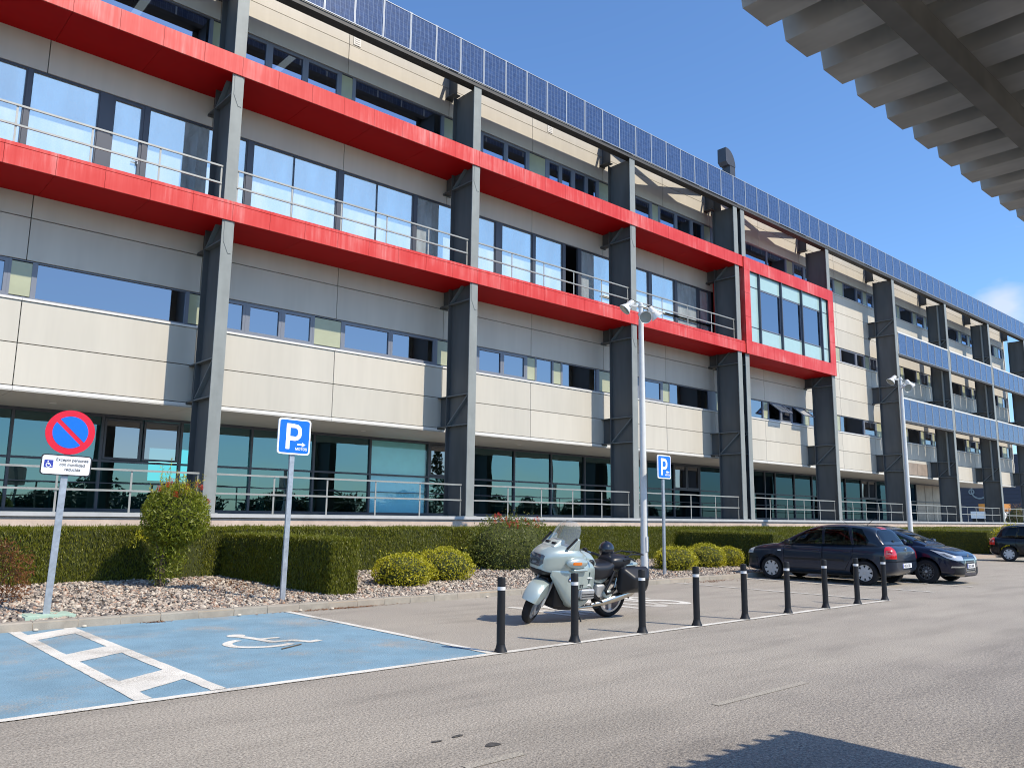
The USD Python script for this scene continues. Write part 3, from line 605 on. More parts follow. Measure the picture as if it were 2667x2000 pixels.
for i in range(5):
    for j in range(3):
        a, b = mx[i]+0.03, mx[i+1]-0.03; c, d = tz[j]+0.02, tz[j+1]-0.02
        if i in (1, 2, 3) and j == 1: window(a, b, c, d, 'glass_strip', y=BY+0.10, fw=0.03, dp=0.05)
        else: B('aqua_panel', MB().box(a, b, BY+0.11, BY+0.14, c, d), 'aqua')
fn = MB()
for x in mx[1:-1]: fn.box(x-0.03, x+0.03, BY+0.0, BY+0.17, oz0+0.001, oz1-0.001)
for z in tz[1:3]: fn.box(ox0+0.001, ox1-0.001, BY+0.1, BY+0.16, z-0.02, z+0.02)
B('mullion', fn, 'frame')
B('inner_wall', MB().box(ox0, ox1, BY+1.2, BY+1.25, bzz0+0.1, bzz1-0.1), 'interior')

# solar panels along the roof edge
def solar(x0, x1, z0, z1, y, n, gap):
    w = (x1-x0)/n
    for k in range(n):
        a, b = x0+k*w+gap/2, x0+(k+1)*w-gap/2; fw = 0.021
        m = MB(); m.box(a, b, y, y+0.04, z0, z0+fw); m.box(a, b, y, y+0.04, z1-fw, z1); m.box(a, a+fw, y, y+0.04, z0+fw, z1-fw); m.box(b-fw, b, y, y+0.04, z0+fw, z1-fw)
        p = B('solar_panel', m, 'alu')
        t = rng.uniform(-0.003, 0.003)
        v = [(a+fw, y+0.012-t, z0+fw), (b-fw, y+0.012+t, z0+fw), (b-fw, y+0.012+t, z1-fw), (a+fw, y+0.012-t, z1-fw)]
        v += [(x, yy+0.02, z) for x, yy, z in v]
        obj('cell_sheet', (v, _BOXF), 'solar', p, off=BLD_AT)
SX0 = 16.59*1.0289-0.9985*37
SP = 0.9985
solar(SX0, SX0+SP*92, 15.935, 17.20, YR, 92, 0.012)
tb = MB()
tb.box(XL, 72.3, YR+0.045, YR+0.16, 15.80, 15.93); tb.box(XL, 72.3, YR+0.02, YR+0.34, 15.765, 15.80); tb.box(XL, 72.3, YR+0.30, YR+0.34, 15.80, 15.90)
B('solar_beam', tb, 'dark_steel')
hb = MB(); hb.box(XL, 72.3, YR+0.06, YR+0.50, 17.10, 17.19)  # unseen strip added behind the panels to shape their shadow on the wall
for x in COLS: hb.box(x-0.05, x+0.05, YR+0.06, YW, 17.0, 17.1)
B('added_shade_strip', hb, 'dark_steel')
cl = MB()
for k in range(92): cl.box(SX0+k*SP-0.06, SX0+k*SP+0.06, YR+0.0, YR+0.03, 17.201, 17.215)
B('panel_clip', cl, 'alu')
br = MB()
for a, b in ((23.87, 31.2), (31.8, 39.87)):
    br.bar((a+0.3, YW-0.05, 16.99), (b-0.3, YR+0.2, 16.99), 0.20, 0.1); br.bar((a+0.6, YR+0.2, 16.87), (b-0.3, YW-0.05, 16.87), 0.20, 0.1)
B('roof_brace', br, 'dark_steel')
for i, (a, b) in enumerate(((47.9, 55.88), (55.88, 63.87), (63.87, 71.9))):
    for z0, z1 in ((11.30, 12.57), (7.37, 8.65)):
        solar(a+0.2, b-0.2, z0, z1, YR+0.02, 7, 0.07)
        B('solar_beam', MB().box(a+0.16, b-0.16, YR+0.03, YR+0.25, z0-0.12, z0-0.01), 'dark_steel')
        B('solar_rail', MB().box(a+0.16, b-0.16, YR+0.02, YR+0.10, z1+0.005, z1+0.075), 'trim_white')
dv = MB(); dv.box(37.45, 37.95, 23.75, 24.25, 17.3, 21.1)
B('vent_duct', dv, 'duct')
an = np.linspace(0, PI/2, 10)
outer = [(37.2+0.77*math.cos(t), 21.1+0.95*math.sin(t)) for t in an]
prof = Polygon(outer+[(37.05, 22.05), (37.05, 21.25), (37.25, 21.1)])
B('vent_elbow', MB().prism(prof.buffer(0), 23.73, 24.27, 'xz'), 'duct')
for x in (12.14, 20.83):
    v = MB().box(x-0.13, x+0.13, YW-0.02, YW-0.003, 16.42, 16.78)
    for k in range(4): v.box(x-0.09, x+0.09, YW-0.03, YW-0.02, 16.48+k*0.07, 16.50+k*0.07)
    B('vent_grille', v, 'trim_white')
for a, b in ((51.95, 53.6), (53.65, 55.3)): B('vent_louvre', MB().box(a, b, YW-0.025, YW-0.004, 4.45, 5.2), 'beige_mottled', label='tan louvre panel')

# terrace
tw = thing('terrace_wall', 'low beige concrete retaining wall carrying the terrace behind the clipped hedge', 'wall', (31.5, 19.4, 0))
TW = (31.5, 19.4, 0)
for a, b in zip([-22]+[x+0.02 for x in COLS]+[] , [x-0.02+0.04 for x in COLS]+[78]):
    if b-a > 0.7 or True: obj('wall_panel', MB().box(a+0.004, b-0.004, 19.40, 19.6, 0, 1.475), 'terrace_wall', tw, off=TW)
obj('wall_cap', MB().box(-22, 78, 19.34, 19.62, 1.478, 1.568), 'terrace_edge', tw, off=TW)
obj('terrace_floor', MB().box(-22, 78, 19.625, 31, 1.42, 1.566), 'terrace_floor', '/World', kind='structure')

def railing(name, label, spans, y, z0, ztop, zmid, cat='railing', cw=0.02):
    at = (spans[0][0], y, z0); r = thing(name, label, cat, at)
    for a, b in spans:
        for z in (ztop, zmid): obj('rail', MB().box(a, b, y-0.02, y+0.02, z-0.022, z+0.022), 'rail_steel', r, off=at)
        n = max(1, round((b-a)/1.58)); 
        for k in range(n+1):
            x = a+0.02+(b-a-0.04)*k/n
            obj('post', MB().box(x-0.022, x+0.022, y+0.005, y+0.018, z0+0.002, ztop-0.023), 'rail_steel', r, off=at)
def spans(cols): return [(a+0.2, b-0.2) for a, b in zip(cols[:-1], cols[1:]) if b-a > 1]
railing('terrace_railing', 'grey steel two-bar railing along the ground floor terrace between the columns', spans([-21]+COLS)+[(72.2, 77)], 19.78, TERR, 2.53, 2.06)
railing('balcony_railing', 'thin grey two-bar railing on the red edged second floor balcony', spans([-21]+COLS[:7]), 19.72, 9.492, 10.41, 9.95)

# ================================================================== ground, road, parking bays
obj('ground', ([(-900, -900, -0.03), (1500, -900, -0.03), (1500, 1500, -0.03), (-900, 1500, -0.03)], [[0, 1, 2, 3]]), 'far_ground', kind='structure')
obj('road', ([(-40, -30, 0), (140, -30, 0), (140, 12.62, 0), (-40, 12.62, 0)], [[0, 1, 2, 3]]), 'asphalt', kind='structure')
obj('road', ([(37.2, 12.62, 0), (140, 12.62, 0), (140, 19.3, 0), (37.2, 19.3, 0)], [[0, 1, 2, 3]]), 'asphalt', kind='structure')
def sheet(name, poly, z, m):
    mb = MB()
    for g in getattr(poly, 'geoms', [poly]):
        v, f = trimesh.creation.triangulate_polygon(g, engine='earcut')
        mb.add(np.column_stack([v, np.full(len(v), z)]), f)
    v, f = mb.get(); n = np.cross(v[f[:, 1]]-v[f[:, 0]], v[f[:, 2]]-v[f[:, 0]])[:, 2]; f[n < 0] = f[n < 0][:, ::-1]
    return obj(name, (v, f), m, kind='structure')
def ragged(poly, amp, seed):
    """Roughens a painted edge a little."""
    r = np.random.default_rng(seed)
    def ring(c):
        p = np.array(LineString(c).segmentize(0.06).coords)
        return p+meshkit.noise(np.column_stack([p*9, np.full(len(p), seed)]))[:, None]*amp*r.choice([-1, 1], (1, 2))
    one = lambda g: Polygon(ring(g.exterior.coords), [ring(i.coords) for i in g.interiors]).buffer(0)
    return unary_union([one(g) for g in getattr(poly, 'geoms', [poly])])
sheet('blue_bay_paint', ragged(sbox(-6, 7.42, 6.36, 12.58), 0.02, 1), 0.004, 'blue_paint')
WL = [sbox(-6, 7.36, 16.95, 7.465), sbox(6.35, 7.465, 6.455, 12.58), sbox(16.75, 7.465, 16.85, 12.6), sbox(19.62, 7.6, 19.72, 12.6), sbox(22.05, 7.6, 22.15, 12.6)]
for i, w in enumerate(WL): sheet('bay_line', ragged(w, 0.012, i+3), 0.0085 if i != 1 else 0.0087, 'white_paint')
lad = unary_union([sbox(2.455, 7.468, 2.595, 12.58), sbox(3.11, 7.468, 3.25, 12.58)]+[Polygon([(2.56, a), (3.14, a+0.38), (3.14, b+0.38), (2.56, b)]) for a, b in ((11.62, 12.14), (9.70, 10.27), (7.78, 8.37))])
sheet('transfer_area_marking', ragged(lad, 0.012, 21), 0.0086, 'white_paint')
for a, b in ((3.45, 3.95), (6.2, 7.75)): sheet('worn_line', sbox(a, 4.22, b, 4.30), 0.0042, 'worn_paint')
# wheelchair symbol painted in the blue bay
def stroke(pts, w): return LineString(pts).buffer(w/2, cap_style=2, join_style=1)
arc = [(4.66+0.40*math.cos(t)*1.02, 9.80+0.36*math.sin(t)) for t in np.linspace(PI*0.62, PI*1.72, 20)]
whs = unary_union([stroke([(4.60, 10.60), (4.72, 10.22), (4.80, 9.78), (5.06, 9.74), (5.18, 9.50), (5.33, 9.56)], 0.115), stroke([(4.73, 10.08), (5.03, 10.06)], 0.10), stroke(arc, 0.115), Point(4.65, 10.52).buffer(0.12)])
sheet('wheelchair_marking', ragged(whs, 0.008, 5), 0.0087, 'white_paint')
# MOTOS lettering painted on the ground
def glyph(text, h):
    m = meshkit.text_mesh(text, h, 0.001, True); v = np.array(m.vertices); f = np.array(m.faces)
    top = np.isclose(v[f][:, :, 2], v[:, 2].max()).all(1); return v[:, :2], f[top]
for k, (ch, xc) in enumerate((('M', 10.12), ('O', 10.85), ('T', 11.58), ('O', 12.24), ('S', 12.93))):
    v, f = glyph(ch, 1.0); lo, hi = v.min(0), v.max(0); q = (v-lo)/(hi-lo)
    wd = 0.62 if ch != 'M' else 0.72
    q = np.column_stack([xc-wd/2+q[:, 0]*wd, 9.40+q[:, 1]*1.6, np.full(len(q), 0.0043)])
    n = np.cross(q[f[:, 1]]-q[f[:, 0]], q[f[:, 2]]-q[f[:, 0]])[:, 2]; f[n < 0] = f[n < 0][:, ::-1]
    obj('letter_marking', (q, f), 'white_paint', kind='structure')

kp = thing('kerb', None, None, (0, 12.6, 0), kind='structure')
xs = list(np.arange(2.73-0.555*14, 37.0, 0.555)); r2 = np.random.default_rng(3)
def kerb_stone(a, b):
    y0 = 12.59+r2.uniform(-0.006, 0.006); z1 = 0.115+r2.uniform(-0.004, 0.004); c = 0.018
    pr = Polygon([(y0, -0.02), (y0+0.012, z1-c), (y0+0.012+c, z1), (12.775, z1), (12.775, -0.02)])
    return MB().prism(pr, a+0.004, b-0.004, 'yz')
for a, b in zip(xs[:-1], xs[1:]): obj('kerb_stone', kerb_stone(a, b), 'kerb' if r2.random() < 0.6 else 'kerb_b', kp, off=(0, 12.6, 0))
obj('kerb_joint', MB().box(xs[0], xs[-1], 12.606, 12.77, -0.02, 0.105), 'mortar', kp, off=(0, 12.6, 0))
for k in range(11): obj('kerb_stone', MB().box(37.0, 37.15, 12.62+k*0.555, 13.17+k*0.555, -0.02, 0.115), 'kerb', kp, off=(0, 12.6, 0))

# planting bed rising towards the hedge
def bed(x, y): return 0.085+0.042*(np.asarray(y)-12.75)+0.03*(meshkit.noise(np.stack([np.asarray(x)*0.7, np.asarray(y)*0.9, np.zeros_like(np.asarray(x, float))], -1))-0.5)
gx, gy = np.meshgrid(np.arange(-9, 37.01, 0.25), np.linspace(12.77, 19.38, 22), indexing='ij')
V = np.stack([gx, gy, bed(gx, gy)-0.015], -1).reshape(-1, 3); ny = gx.shape[1]
i, j = np.meshgrid(np.arange(gx.shape[0]-1), np.arange(ny-1), indexing='ij'); a = (i*ny+j).ravel()
obj('gravel_bed', (V, np.stack([a, a+ny, a+ny+1, a+1], 1)), 'soil', smooth=True, kind='structure')
def pebbles():
    r = np.random.default_rng(11)
    inst = UsdGeom.PointInstancer.Define(stage, free('/World/gravel')); pp = str(inst.GetPath())
    tag(inst.GetPrim(), 'pale mixed river pebbles covering the planting bed behind the kerb', 'gravel', kind='stuff')
    protos = []
    for k, m in enumerate(('pebble_a', 'pebble_b', 'pebble_c', 'pebble_d', 'pebble_a', 'pebble_b')):
        s = trimesh.creation.icosphere(1, 1.0); v = np.array(s.vertices)*[1.0, r.uniform(0.55, 0.8), r.uniform(0.35, 0.5)]
        v *= (0.8+0.4*meshkit.noise(v*1.7, k))[:, None]
        protos.append(obj('pebble', (v, np.array(s.faces)), m, pp, smooth=50))
    P = []
    for x0, x1, n in ((-1, 12.5, 26000), (12.5, 22, 13000), (22, 37, 9000)):
        x = r.uniform(x0, x1, n); y = 12.78+(17.6-12.78)*r.uniform(0, 1, n)**1.1; P.append(np.column_stack([x, y]))
    P = np.vstack(P); n = len(P)
    pos = np.column_stack([P, bed(P[:, 0], P[:, 1])+r.uniform(-0.004, 0.016, n)])
    sc = r.lognormal(math.log(0.027), 0.33, n).clip(0.012, 0.055)
    q = r.normal(size=(n, 4)); q[:, 1:3] *= 0.25; q /= np.linalg.norm(q, axis=1, keepdims=True)
    inst.CreatePrototypesRel().SetTargets([Sdf.Path(p) for p in protos])
    inst.CreateProtoIndicesAttr(Vt.IntArray.FromNumpy(r.choice(6, n, p=[.22, .17, .26, .11, .12, .12]).astype(np.int32)))
    inst.CreatePositionsAttr(Vt.Vec3fArray.FromNumpy(pos.astype(np.float32)))
    inst.CreateOrientationsAttr(Vt.QuathArray([Gf.Quath(float(a), float(b), float(c), float(d)) for a, b, c, d in q]))
    inst.CreateScalesAttr(Vt.Vec3fArray.FromNumpy(np.repeat(sc[:, None], 3, 1).astype(np.float32)))
pebbles()
def litter(name, cx, cy, sx, sy, n, label, seed, z=0.012):
    r = np.random.default_rng(seed); P = np.column_stack([cx+sx*r.normal(size=n)*0.5, cy+sy*r.normal(size=n)*0.5, z+r.uniform(0, 0.02, n)]); P[:, 1] = np.minimum(P[:, 1], 12.58)
    v, f = leaf_quads(P, 0.07, 0.016, r); v[:, 2] = np.maximum(v[:, 2]*0.5, 0.006); obj(name, (v, f), 'leaf_rust', label=label, cat='leaves', kind='stuff')
litter('fallen_leaves', 7.45, 12.5, 1.2, 0.08, 260, 'long streak of reddish dry leaves in the gutter right of the blue bay', 1)
litter('fallen_leaves', 4.3, 12.5, 0.18, 0.05, 60, 'small heap of brown leaves against the kerb at the blue bay', 2)
r6 = np.random.default_rng(6); n6 = 500; lx = 6.6+r6.normal(size=n6)*0.55; ly = 15.3+r6.normal(size=n6)*0.8
_v, _f = leaf_quads(np.column_stack([lx, ly, bed(lx, ly)+0.03]), 0.06, 0.016, r6, flat=(0, 0, 1)); obj('fallen_leaves', (_v, _f), 'leaf_rust', label='brown leaf litter on the gravel between the bush and the hedge end', cat='leaves', kind='stuff')
litter('fallen_leaves', 18.0, 12.35, 0.9, 0.22, 160, 'scattered reddish leaves by the kerb left of the dark hatchback', 4)
r5 = np.random.default_rng(9)
for k, (x, y) in enumerate(((3.35, 12.53), (6.6, 12.52), (2.75, 12.5), (7.15, 12.45), (10.6, 12.5), (5.55, 12.5))):
    s = trimesh.creation.icosphere(1, 1.0); v = np.array(s.vertices)*[0.035, 0.028, 0.02]+[x, y, 0.022]
    obj('loose_pebble', (v, np.array(s.faces)), 'pebble_b', smooth=50, label=('pebble in the gutter at the upper end of the white ladder marking', 'pebble at the upper right corner of the blue bay', 'pebble in the gutter at the far left of the ladder marking', 'pebble beside the streak of reddish leaves', 'pebble by the kerb behind the motorcycle', 'pebble against the kerb between the heap of leaves and the bay corner')[k], cat='pebble', group='loose pebbles in the gutter')
for k, (x, y, a) in enumerate(((3.9, 4.51, 0.07), (3.86, 4.86, 0.05), (3.71, 4.82, 0.04), (10.71, 9.74, 0.03))):
    sheet('oil_stain', ragged(affinity.scale(Point(x, y).buffer(a, 8), 1.0, 0.45), 0.06, k+40), 0.0046+k*0.0001, 'stain')
obj('twig', MB().tube([(4.62, 9.17, 0.014), (4.78, 9.25, 0.016), (4.97, 9.36, 0.014)], 0.008, 5), 'bark', label='thin dark twig lying on the blue bay below the wheelchair symbol', cat='twig')
obj('drain_cover', MB().box(2.72, 3.36, 13.02, 13.52, 0.09, 0.135).box(2.76, 3.32, 13.06, 13.48, 0.1355, 0.142), 'cover_green', label='pale green utility cover in the gravel at the foot of the no parking sign', cat='utility cover')

# ================================================================== planting
def hedge(name, label, x0, x1, y0, y1, zb, zt, dens, seed, group=None, shear=0.0):
    """Clipped cypress hedge: a core and thousands of short upright sprays on its faces."""
    r = np.random.default_rng(seed); at = ((x0+x1)/2, (y0+y1)/2, zb-0.05)
    t = thing(name, label, 'hedge', at, group=group)
    nx, nz, nyy = max(2, int((x1-x0)/0.22)), 6, max(2, int((y1-y0)/0.22))
    c = trimesh.creation.box([x1-x0-0.08, y1-y0-0.08, zt-zb]); c = c.subdivide_to_size(0.3)
    v = np.array(c.vertices)+[(x0+x1)/2, (y0+y1)/2, (zt+zb)/2-0.05]
    v += (meshkit.fbm(v*[2.2, 2.2, 0.8], 3, seed)-0.5)[:, None]*np.array([0.10, 0.10, 0.06])
    v[:, 0] += shear*(v[:, 1]-y0)
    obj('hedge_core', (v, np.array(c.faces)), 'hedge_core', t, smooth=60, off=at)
    Ps = []
    def face(area, fn):
        n = int(area*dens); u, w, d = r.uniform(0, 1, n), r.uniform(0, 1, n), np.where(r.uniform(0, 1, n) < 0.04, r.uniform(0.0, 0.075, n), r.uniform(-0.05, 0.018, n)); Ps.append(fn(u, w, d))
    X, Y, Z = x1-x0, y1-y0, zt-zb
    bot = lambda u, w: zb+0.06*meshkit.noise(np.stack([u*X*1.5, u*0, u*0], -1), seed)+w*(Z-0.02)
    wav = lambda p: 0.15*(meshkit.fbm(np.stack([p[:, 0]*1.4, p[:, 1]*1.4, p[:, 2]*0.35], -1), 3, seed)-0.5)
    face(X*Z, lambda u, w, d: np.column_stack([x0+u*X, y0-d, bot(u, w)]))
    face(Y*Z, lambda u, w, d: np.column_stack([x0-d, y0+u*Y, bot(u, w)]))
    face(Y*Z, lambda u, w, d: np.column_stack([x1+d, y0+u*Y, bot(u, w)]))
    face(X*Y*1.3, lambda u, w, d: np.column_stack([x0+u*X, y0+w*Y, zt+d*0.8]))
    P = np.vstack(Ps); P[:, 1] += wav(P); P[:, 2] += 0.6*wav(P); P[:, 0] += shear*(P[:, 1]-y0)
    lv, lf = leaf_quads(P, 0.058, 0.013, r, up=1.8)
    obj('hedge_sprays', (lv, lf), 'hedge_leaf', t, off=at, kind='stuff')
    return t
ZH = float(bed(8.0, 17.2))
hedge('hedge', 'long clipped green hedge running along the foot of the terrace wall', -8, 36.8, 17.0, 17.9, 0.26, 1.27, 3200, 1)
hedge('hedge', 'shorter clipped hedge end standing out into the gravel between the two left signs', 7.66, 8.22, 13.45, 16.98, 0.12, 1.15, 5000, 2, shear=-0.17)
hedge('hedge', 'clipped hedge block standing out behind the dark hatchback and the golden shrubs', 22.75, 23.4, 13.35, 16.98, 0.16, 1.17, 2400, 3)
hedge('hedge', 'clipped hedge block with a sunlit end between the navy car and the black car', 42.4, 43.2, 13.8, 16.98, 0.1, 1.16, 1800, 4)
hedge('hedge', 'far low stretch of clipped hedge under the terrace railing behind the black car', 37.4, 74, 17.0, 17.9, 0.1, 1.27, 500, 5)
obj('planting_bed', MB().box(37.16, 76, 13.2, 19.38, -0.02, 0.10), 'pebble_a', kind='structure')

def crown(c, rad, n, r, shell=0.5, squash=1.0, lump=0.25, seed=0):
    d = r.normal(size=(n, 3)); d /= np.linalg.norm(d, axis=1, keepdims=True)
    k = 1-shell*r.uniform(0, 1, n)**1.5
    k *= 1-lump+2*lump*meshkit.fbm(d*2.3+seed, 3, seed)
    return np.asarray(c)+d*k[:, None]*np.asarray(rad)
def callistemon():
    x, y = 5.42, 15.75; z0 = float(bed(x, y)); r = np.random.default_rng(5)
    t = thing('callistemon_bush', 'round clipped bottlebrush bush on a short trunk with red flowers and loose top shoots', 'bush', (x, y, z0)); 
    tr = MB()
    for k in range(5):
        a = r.uniform(0, 2*PI); q = np.array([0.10*math.cos(a), 0.10*math.sin(a), 0.85])
        tr.tube([(0.03*math.cos(a), 0.03*math.sin(a), -0.05), q*0.45+r.normal(size=3)*0.03, q], [0.028, 0.022, 0.012], 6)
    obj('trunk', tr, 'bark', t, smooth=40)
    C = (0.20, 0, 1.30)
    P = [crown(C, (0.62, 0.60, 0.60), 11000, r, 0.55, lump=0.14, seed=3), crown((0.12, 0, 0.62), (0.36, 0.36, 0.45), 1500, r, 0.9, lump=0.3, seed=6), crown((0.02, 0, 0.22), (0.22, 0.2, 0.2), 260, r, 0.9, lump=0.4, seed=8)]
    v, f = leaf_quads(np.vstack(P), 0.085, 0.020, r, up=0.5); mb = MB().add(v, f)
    obj('foliage', mb, 'leaf_callistemon', t)
    sh = MB(); rust = []
    for k in range(26):
        a = r.uniform(0, 2*PI); b = np.array(C)+[0.42*math.cos(a)*r.uniform(0.3, 1.1), 0.42*math.sin(a), 0.38]; L = r.uniform(0.2, 0.42)*(1.6 if k < 4 else 1)
        e = b+np.array([0.35*(b[0]-C[0]), 0.3*(b[1]), 1.0])*L; sh.tube([b, (b+e)/2+r.normal(size=3)*0.012, e], [0.005, 0.004, 0.002], 4)
        rust.append(b+(e-b)*np.linspace(0.1, 1, 22)[:, None]+r.normal(size=(22, 3))*0.018)
    for k in range(7): b = np.array([-0.50, -0.1, 0.95])+r.normal(size=3)*[0.12, 0.1, 0.06]; rust.append(b+r.normal(size=(14, 3))*0.04)
    obj('shoot', sh, 'bark', t)
    v, f = leaf_quads(np.vstack(rust), 0.07, 0.014, r, up=1.0); obj('shoot_leaves', (v, f), 'leaf_golden', t)
    for k, (fx, fy, fz) in enumerate(((-0.36, -0.30, 1.70), (-0.22, -0.35, 1.78), (0.12, -0.38, 1.74), (0.32, -0.32, 1.80), (0.44, -0.25, 1.74), (0.62, -0.15, 1.48), (0.0, 0.1, 1.86), (-0.1, -0.45, 1.6))):
        p = np.column_stack([r.normal(size=(70, 2))*0.020, r.uniform(-0.05, 0.05, 70)])+[fx+0.12, fy, fz+0.10]; v, f = leaf_quads(p, 0.05, 0.006, r); obj('flower', (v, f), 'flower_red', t)
    m = MB()
    m.mesh(trimesh.creation.icosphere(3, 1.0)); v, f = m.get(); v = v*[0.43, 0.42, 0.40]*(0.85+0.3*meshkit.fbm(v*2, 3)[:, None])+C
    obj('crown_core', (v, f), 'hedge_core', t, smooth=True)
callistemon()
def bush(name, label, x, y, rx, ry, h, n, m, seed, leaf=0.05, wid=0.026, group=None, core=True, cat='shrub', flowers=0, lump=0.20, trunk=False, fm='flower_red'):
    r = np.random.default_rng(seed); z0 = float(bed(x, y)); t = thing(name, label, cat, (x, y, z0), group=group)
    P = crown((0, 0, h*0.40), (rx, ry, h*0.62), n, r, 0.32, lump=lump, seed=seed); P = np.vstack([P, crown((0, 0, h*0.42), (rx*1.1, ry*1.1, h*0.68), n//25, r, 0.12, lump=0.3, seed=seed+1)]); P = P[P[:, 2] > 0.01]
    v, f = leaf_quads(P, leaf, wid, r, up=0.3); obj('foliage', (v, f), m, t)
    if core:
        s = trimesh.creation.icosphere(3, 1.0); q = np.array(s.vertices)*[rx*0.80, ry*0.80, h*0.48]*(0.86+0.28*meshkit.fbm(np.array(s.vertices)*2.3+seed, 3, seed)[:, None])+[0, 0, h*0.40]
        obj('crown_core', (q, np.array(s.faces)), 'hedge_core', t, smooth=True)
    st = MB()
    for k in range(6): a = k*1.05+0.3; st.tube([(0.04*math.cos(a), 0.04*math.sin(a), -0.03), (rx*0.5*math.cos(a), ry*0.5*math.sin(a), h*0.45)], [0.014, 0.006], 5)
    obj('stem', st, 'bark', t)
    for k in range(flowers):
        a = r.uniform(0, 2*PI); q = np.array([rx*0.8*math.cos(a)*r.uniform(0.2, 1), -ry*abs(math.sin(a))*0.5, h*r.uniform(0.80, 1.06)])
        p = np.column_stack([r.normal(size=(40, 2))*0.018, r.uniform(-0.05, 0.05, 40)])+q; v, f = leaf_quads(p, 0.05, 0.007, r); obj('flower', (v, f), fm, t)
G1 = 'round clipped golden shrubs in the gravel'
bush('golden_shrub', 'larger clipped golden shrub nearest the short hedge end', 9.85, 14.35, 0.66, 0.6, 0.66, 5200, 'leaf_golden', 21, group=G1)
bush('golden_shrub', 'clipped golden shrub grown into its neighbour, right of the pair behind the first bollard', 11.25, 14.75, 0.72, 0.6, 0.70, 5200, 'leaf_golden', 22, group=G1)
bush('golden_shrub', 'clipped golden shrub directly right of the small parking sign post', 19.15, 14.35, 0.68, 0.6, 0.66, 4600, 'leaf_golden', 23, group=G1)
bush('golden_shrub', 'clipped golden shrub in the middle, behind the fifth bollard', 20.95, 14.6, 0.72, 0.62, 0.70, 4600, 'leaf_golden', 24, group=G1)
bush('golden_shrub', 'smallest clipped golden shrub, next to the nose of the dark hatchback', 22.1, 14.55, 0.52, 0.5, 0.60, 3600, 'leaf_golden', 25, group=G1)
bush('flowering_bush', 'loose green bottlebrush bush with red flowers behind the motorcycle', 14.6, 16.2, 1.5, 0.75, 1.36, 9000, 'leaf_olive', 26, leaf=0.075, wid=0.024, flowers=22, lump=0.2)
bush('rusty_shrub', 'rust brown shrub at the left edge in front of the hedge', 2.55, 15.0, 0.62, 0.6, 0.95, 2600, 'leaf_rust', 27, leaf=0.08, wid=0.016, core=False, lump=0.3)
bush('green_bush', 'green bush behind the roof of the black car', 42.6, 12.9, 1.0, 0.8, 1.35, 3000, 'leaf_golden', 28, leaf=0.10, wid=0.05)

# ================================================================== bollards
BX = [6.54, 7.80, 9.16, 10.44, 11.74, 13.07, 14.39, 15.64, 16.83]
lab = ['black bollard nearest the corner of the blue bay', 'black bollard in front of the front half of the motorcycle', 'black bollard in front of the motorcycle pannier', 'fourth black bollard from the blue bay, right of the motorcycle',
       'fifth black bollard from the blue bay, left of the dark hatchback', 'black bollard in front of the front wheel of the dark hatchback', 'black bollard in front of the doors of the dark hatchback', 'black bollard in front of the rear wheel of the dark hatchback', 'last black bollard of the row, at the tail light of the dark hatchback']
b0 = thing('bollard', lab[0], 'bollard', (BX[0], 7.45, 0), group='black bollards along the parking bay line')
obj('base', MB().lathe([(0, 0.0), (0.082, 0.0), (0.080, 0.012), (0.062, 0.05), (0.052, 0.09), (0.052, 0.10), (0, 0.10)], 28), 'rubber', b0, smooth=35)
obj('tube', MB().lathe([(0, 0.101), (0.050, 0.101), (0.048, 0.715), (0, 0.715)], 28), 'rubber', b0, smooth=35)
obj('reflective_band', MB().lathe([(0, 0.7155), (0.0488, 0.7155), (0.0488, 0.757), (0, 0.757)], 28), 'white_band', b0, smooth=35)
obj('cap', MB().lathe([(0, 0.7575), (0.050, 0.7575), (0.049, 0.855), (0.043, 0.866), (0, 0.870)], 28), 'rubber', b0, smooth=35)
for x, l in zip(BX[1:], lab[1:]): copy(b0, 'bollard', (x, 7.45, 0), label=l, group='black bollards along the parking bay line', cat='bollard')

# ================================================================== signs
def rounded(w, h, r): return sbox(-w/2+r, -h/2+r, w/2-r, h/2-r).buffer(r, 8)
def text_on(parent, text, h, x, z, y, m, bold=True, center=False, sx=1.0, name='lettering'):
    t = meshkit.text_mesh(text, h, 0.0025, bold); v = np.array(t.vertices)
    v[:, 0] -= v[:, 0].min()
    if center: v[:, 0] -= v[:, 0].max()/2
    v = np.column_stack([x+v[:, 0]*sx, y-v[:, 2], z+v[:, 1]]); obj(name, (v, np.array(t.faces)), m, parent)
def post(parent, h, w=0.04, d=0.08):
    obj('post', MB().box(-w, w, 0.03, 0.03+d*0.5, -0.1, h), 'galv', parent)
def arrow(x, z, L, d): # d=+1 right
    return Polygon([(x-d*L/2, z-0.014), (x+d*0.01, z-0.014), (x+d*0.01, z-0.04), (x+d*L/2, z), (x+d*0.01, z+0.04), (x+d*0.01, z+0.014), (x-d*L/2, z+0.014)])
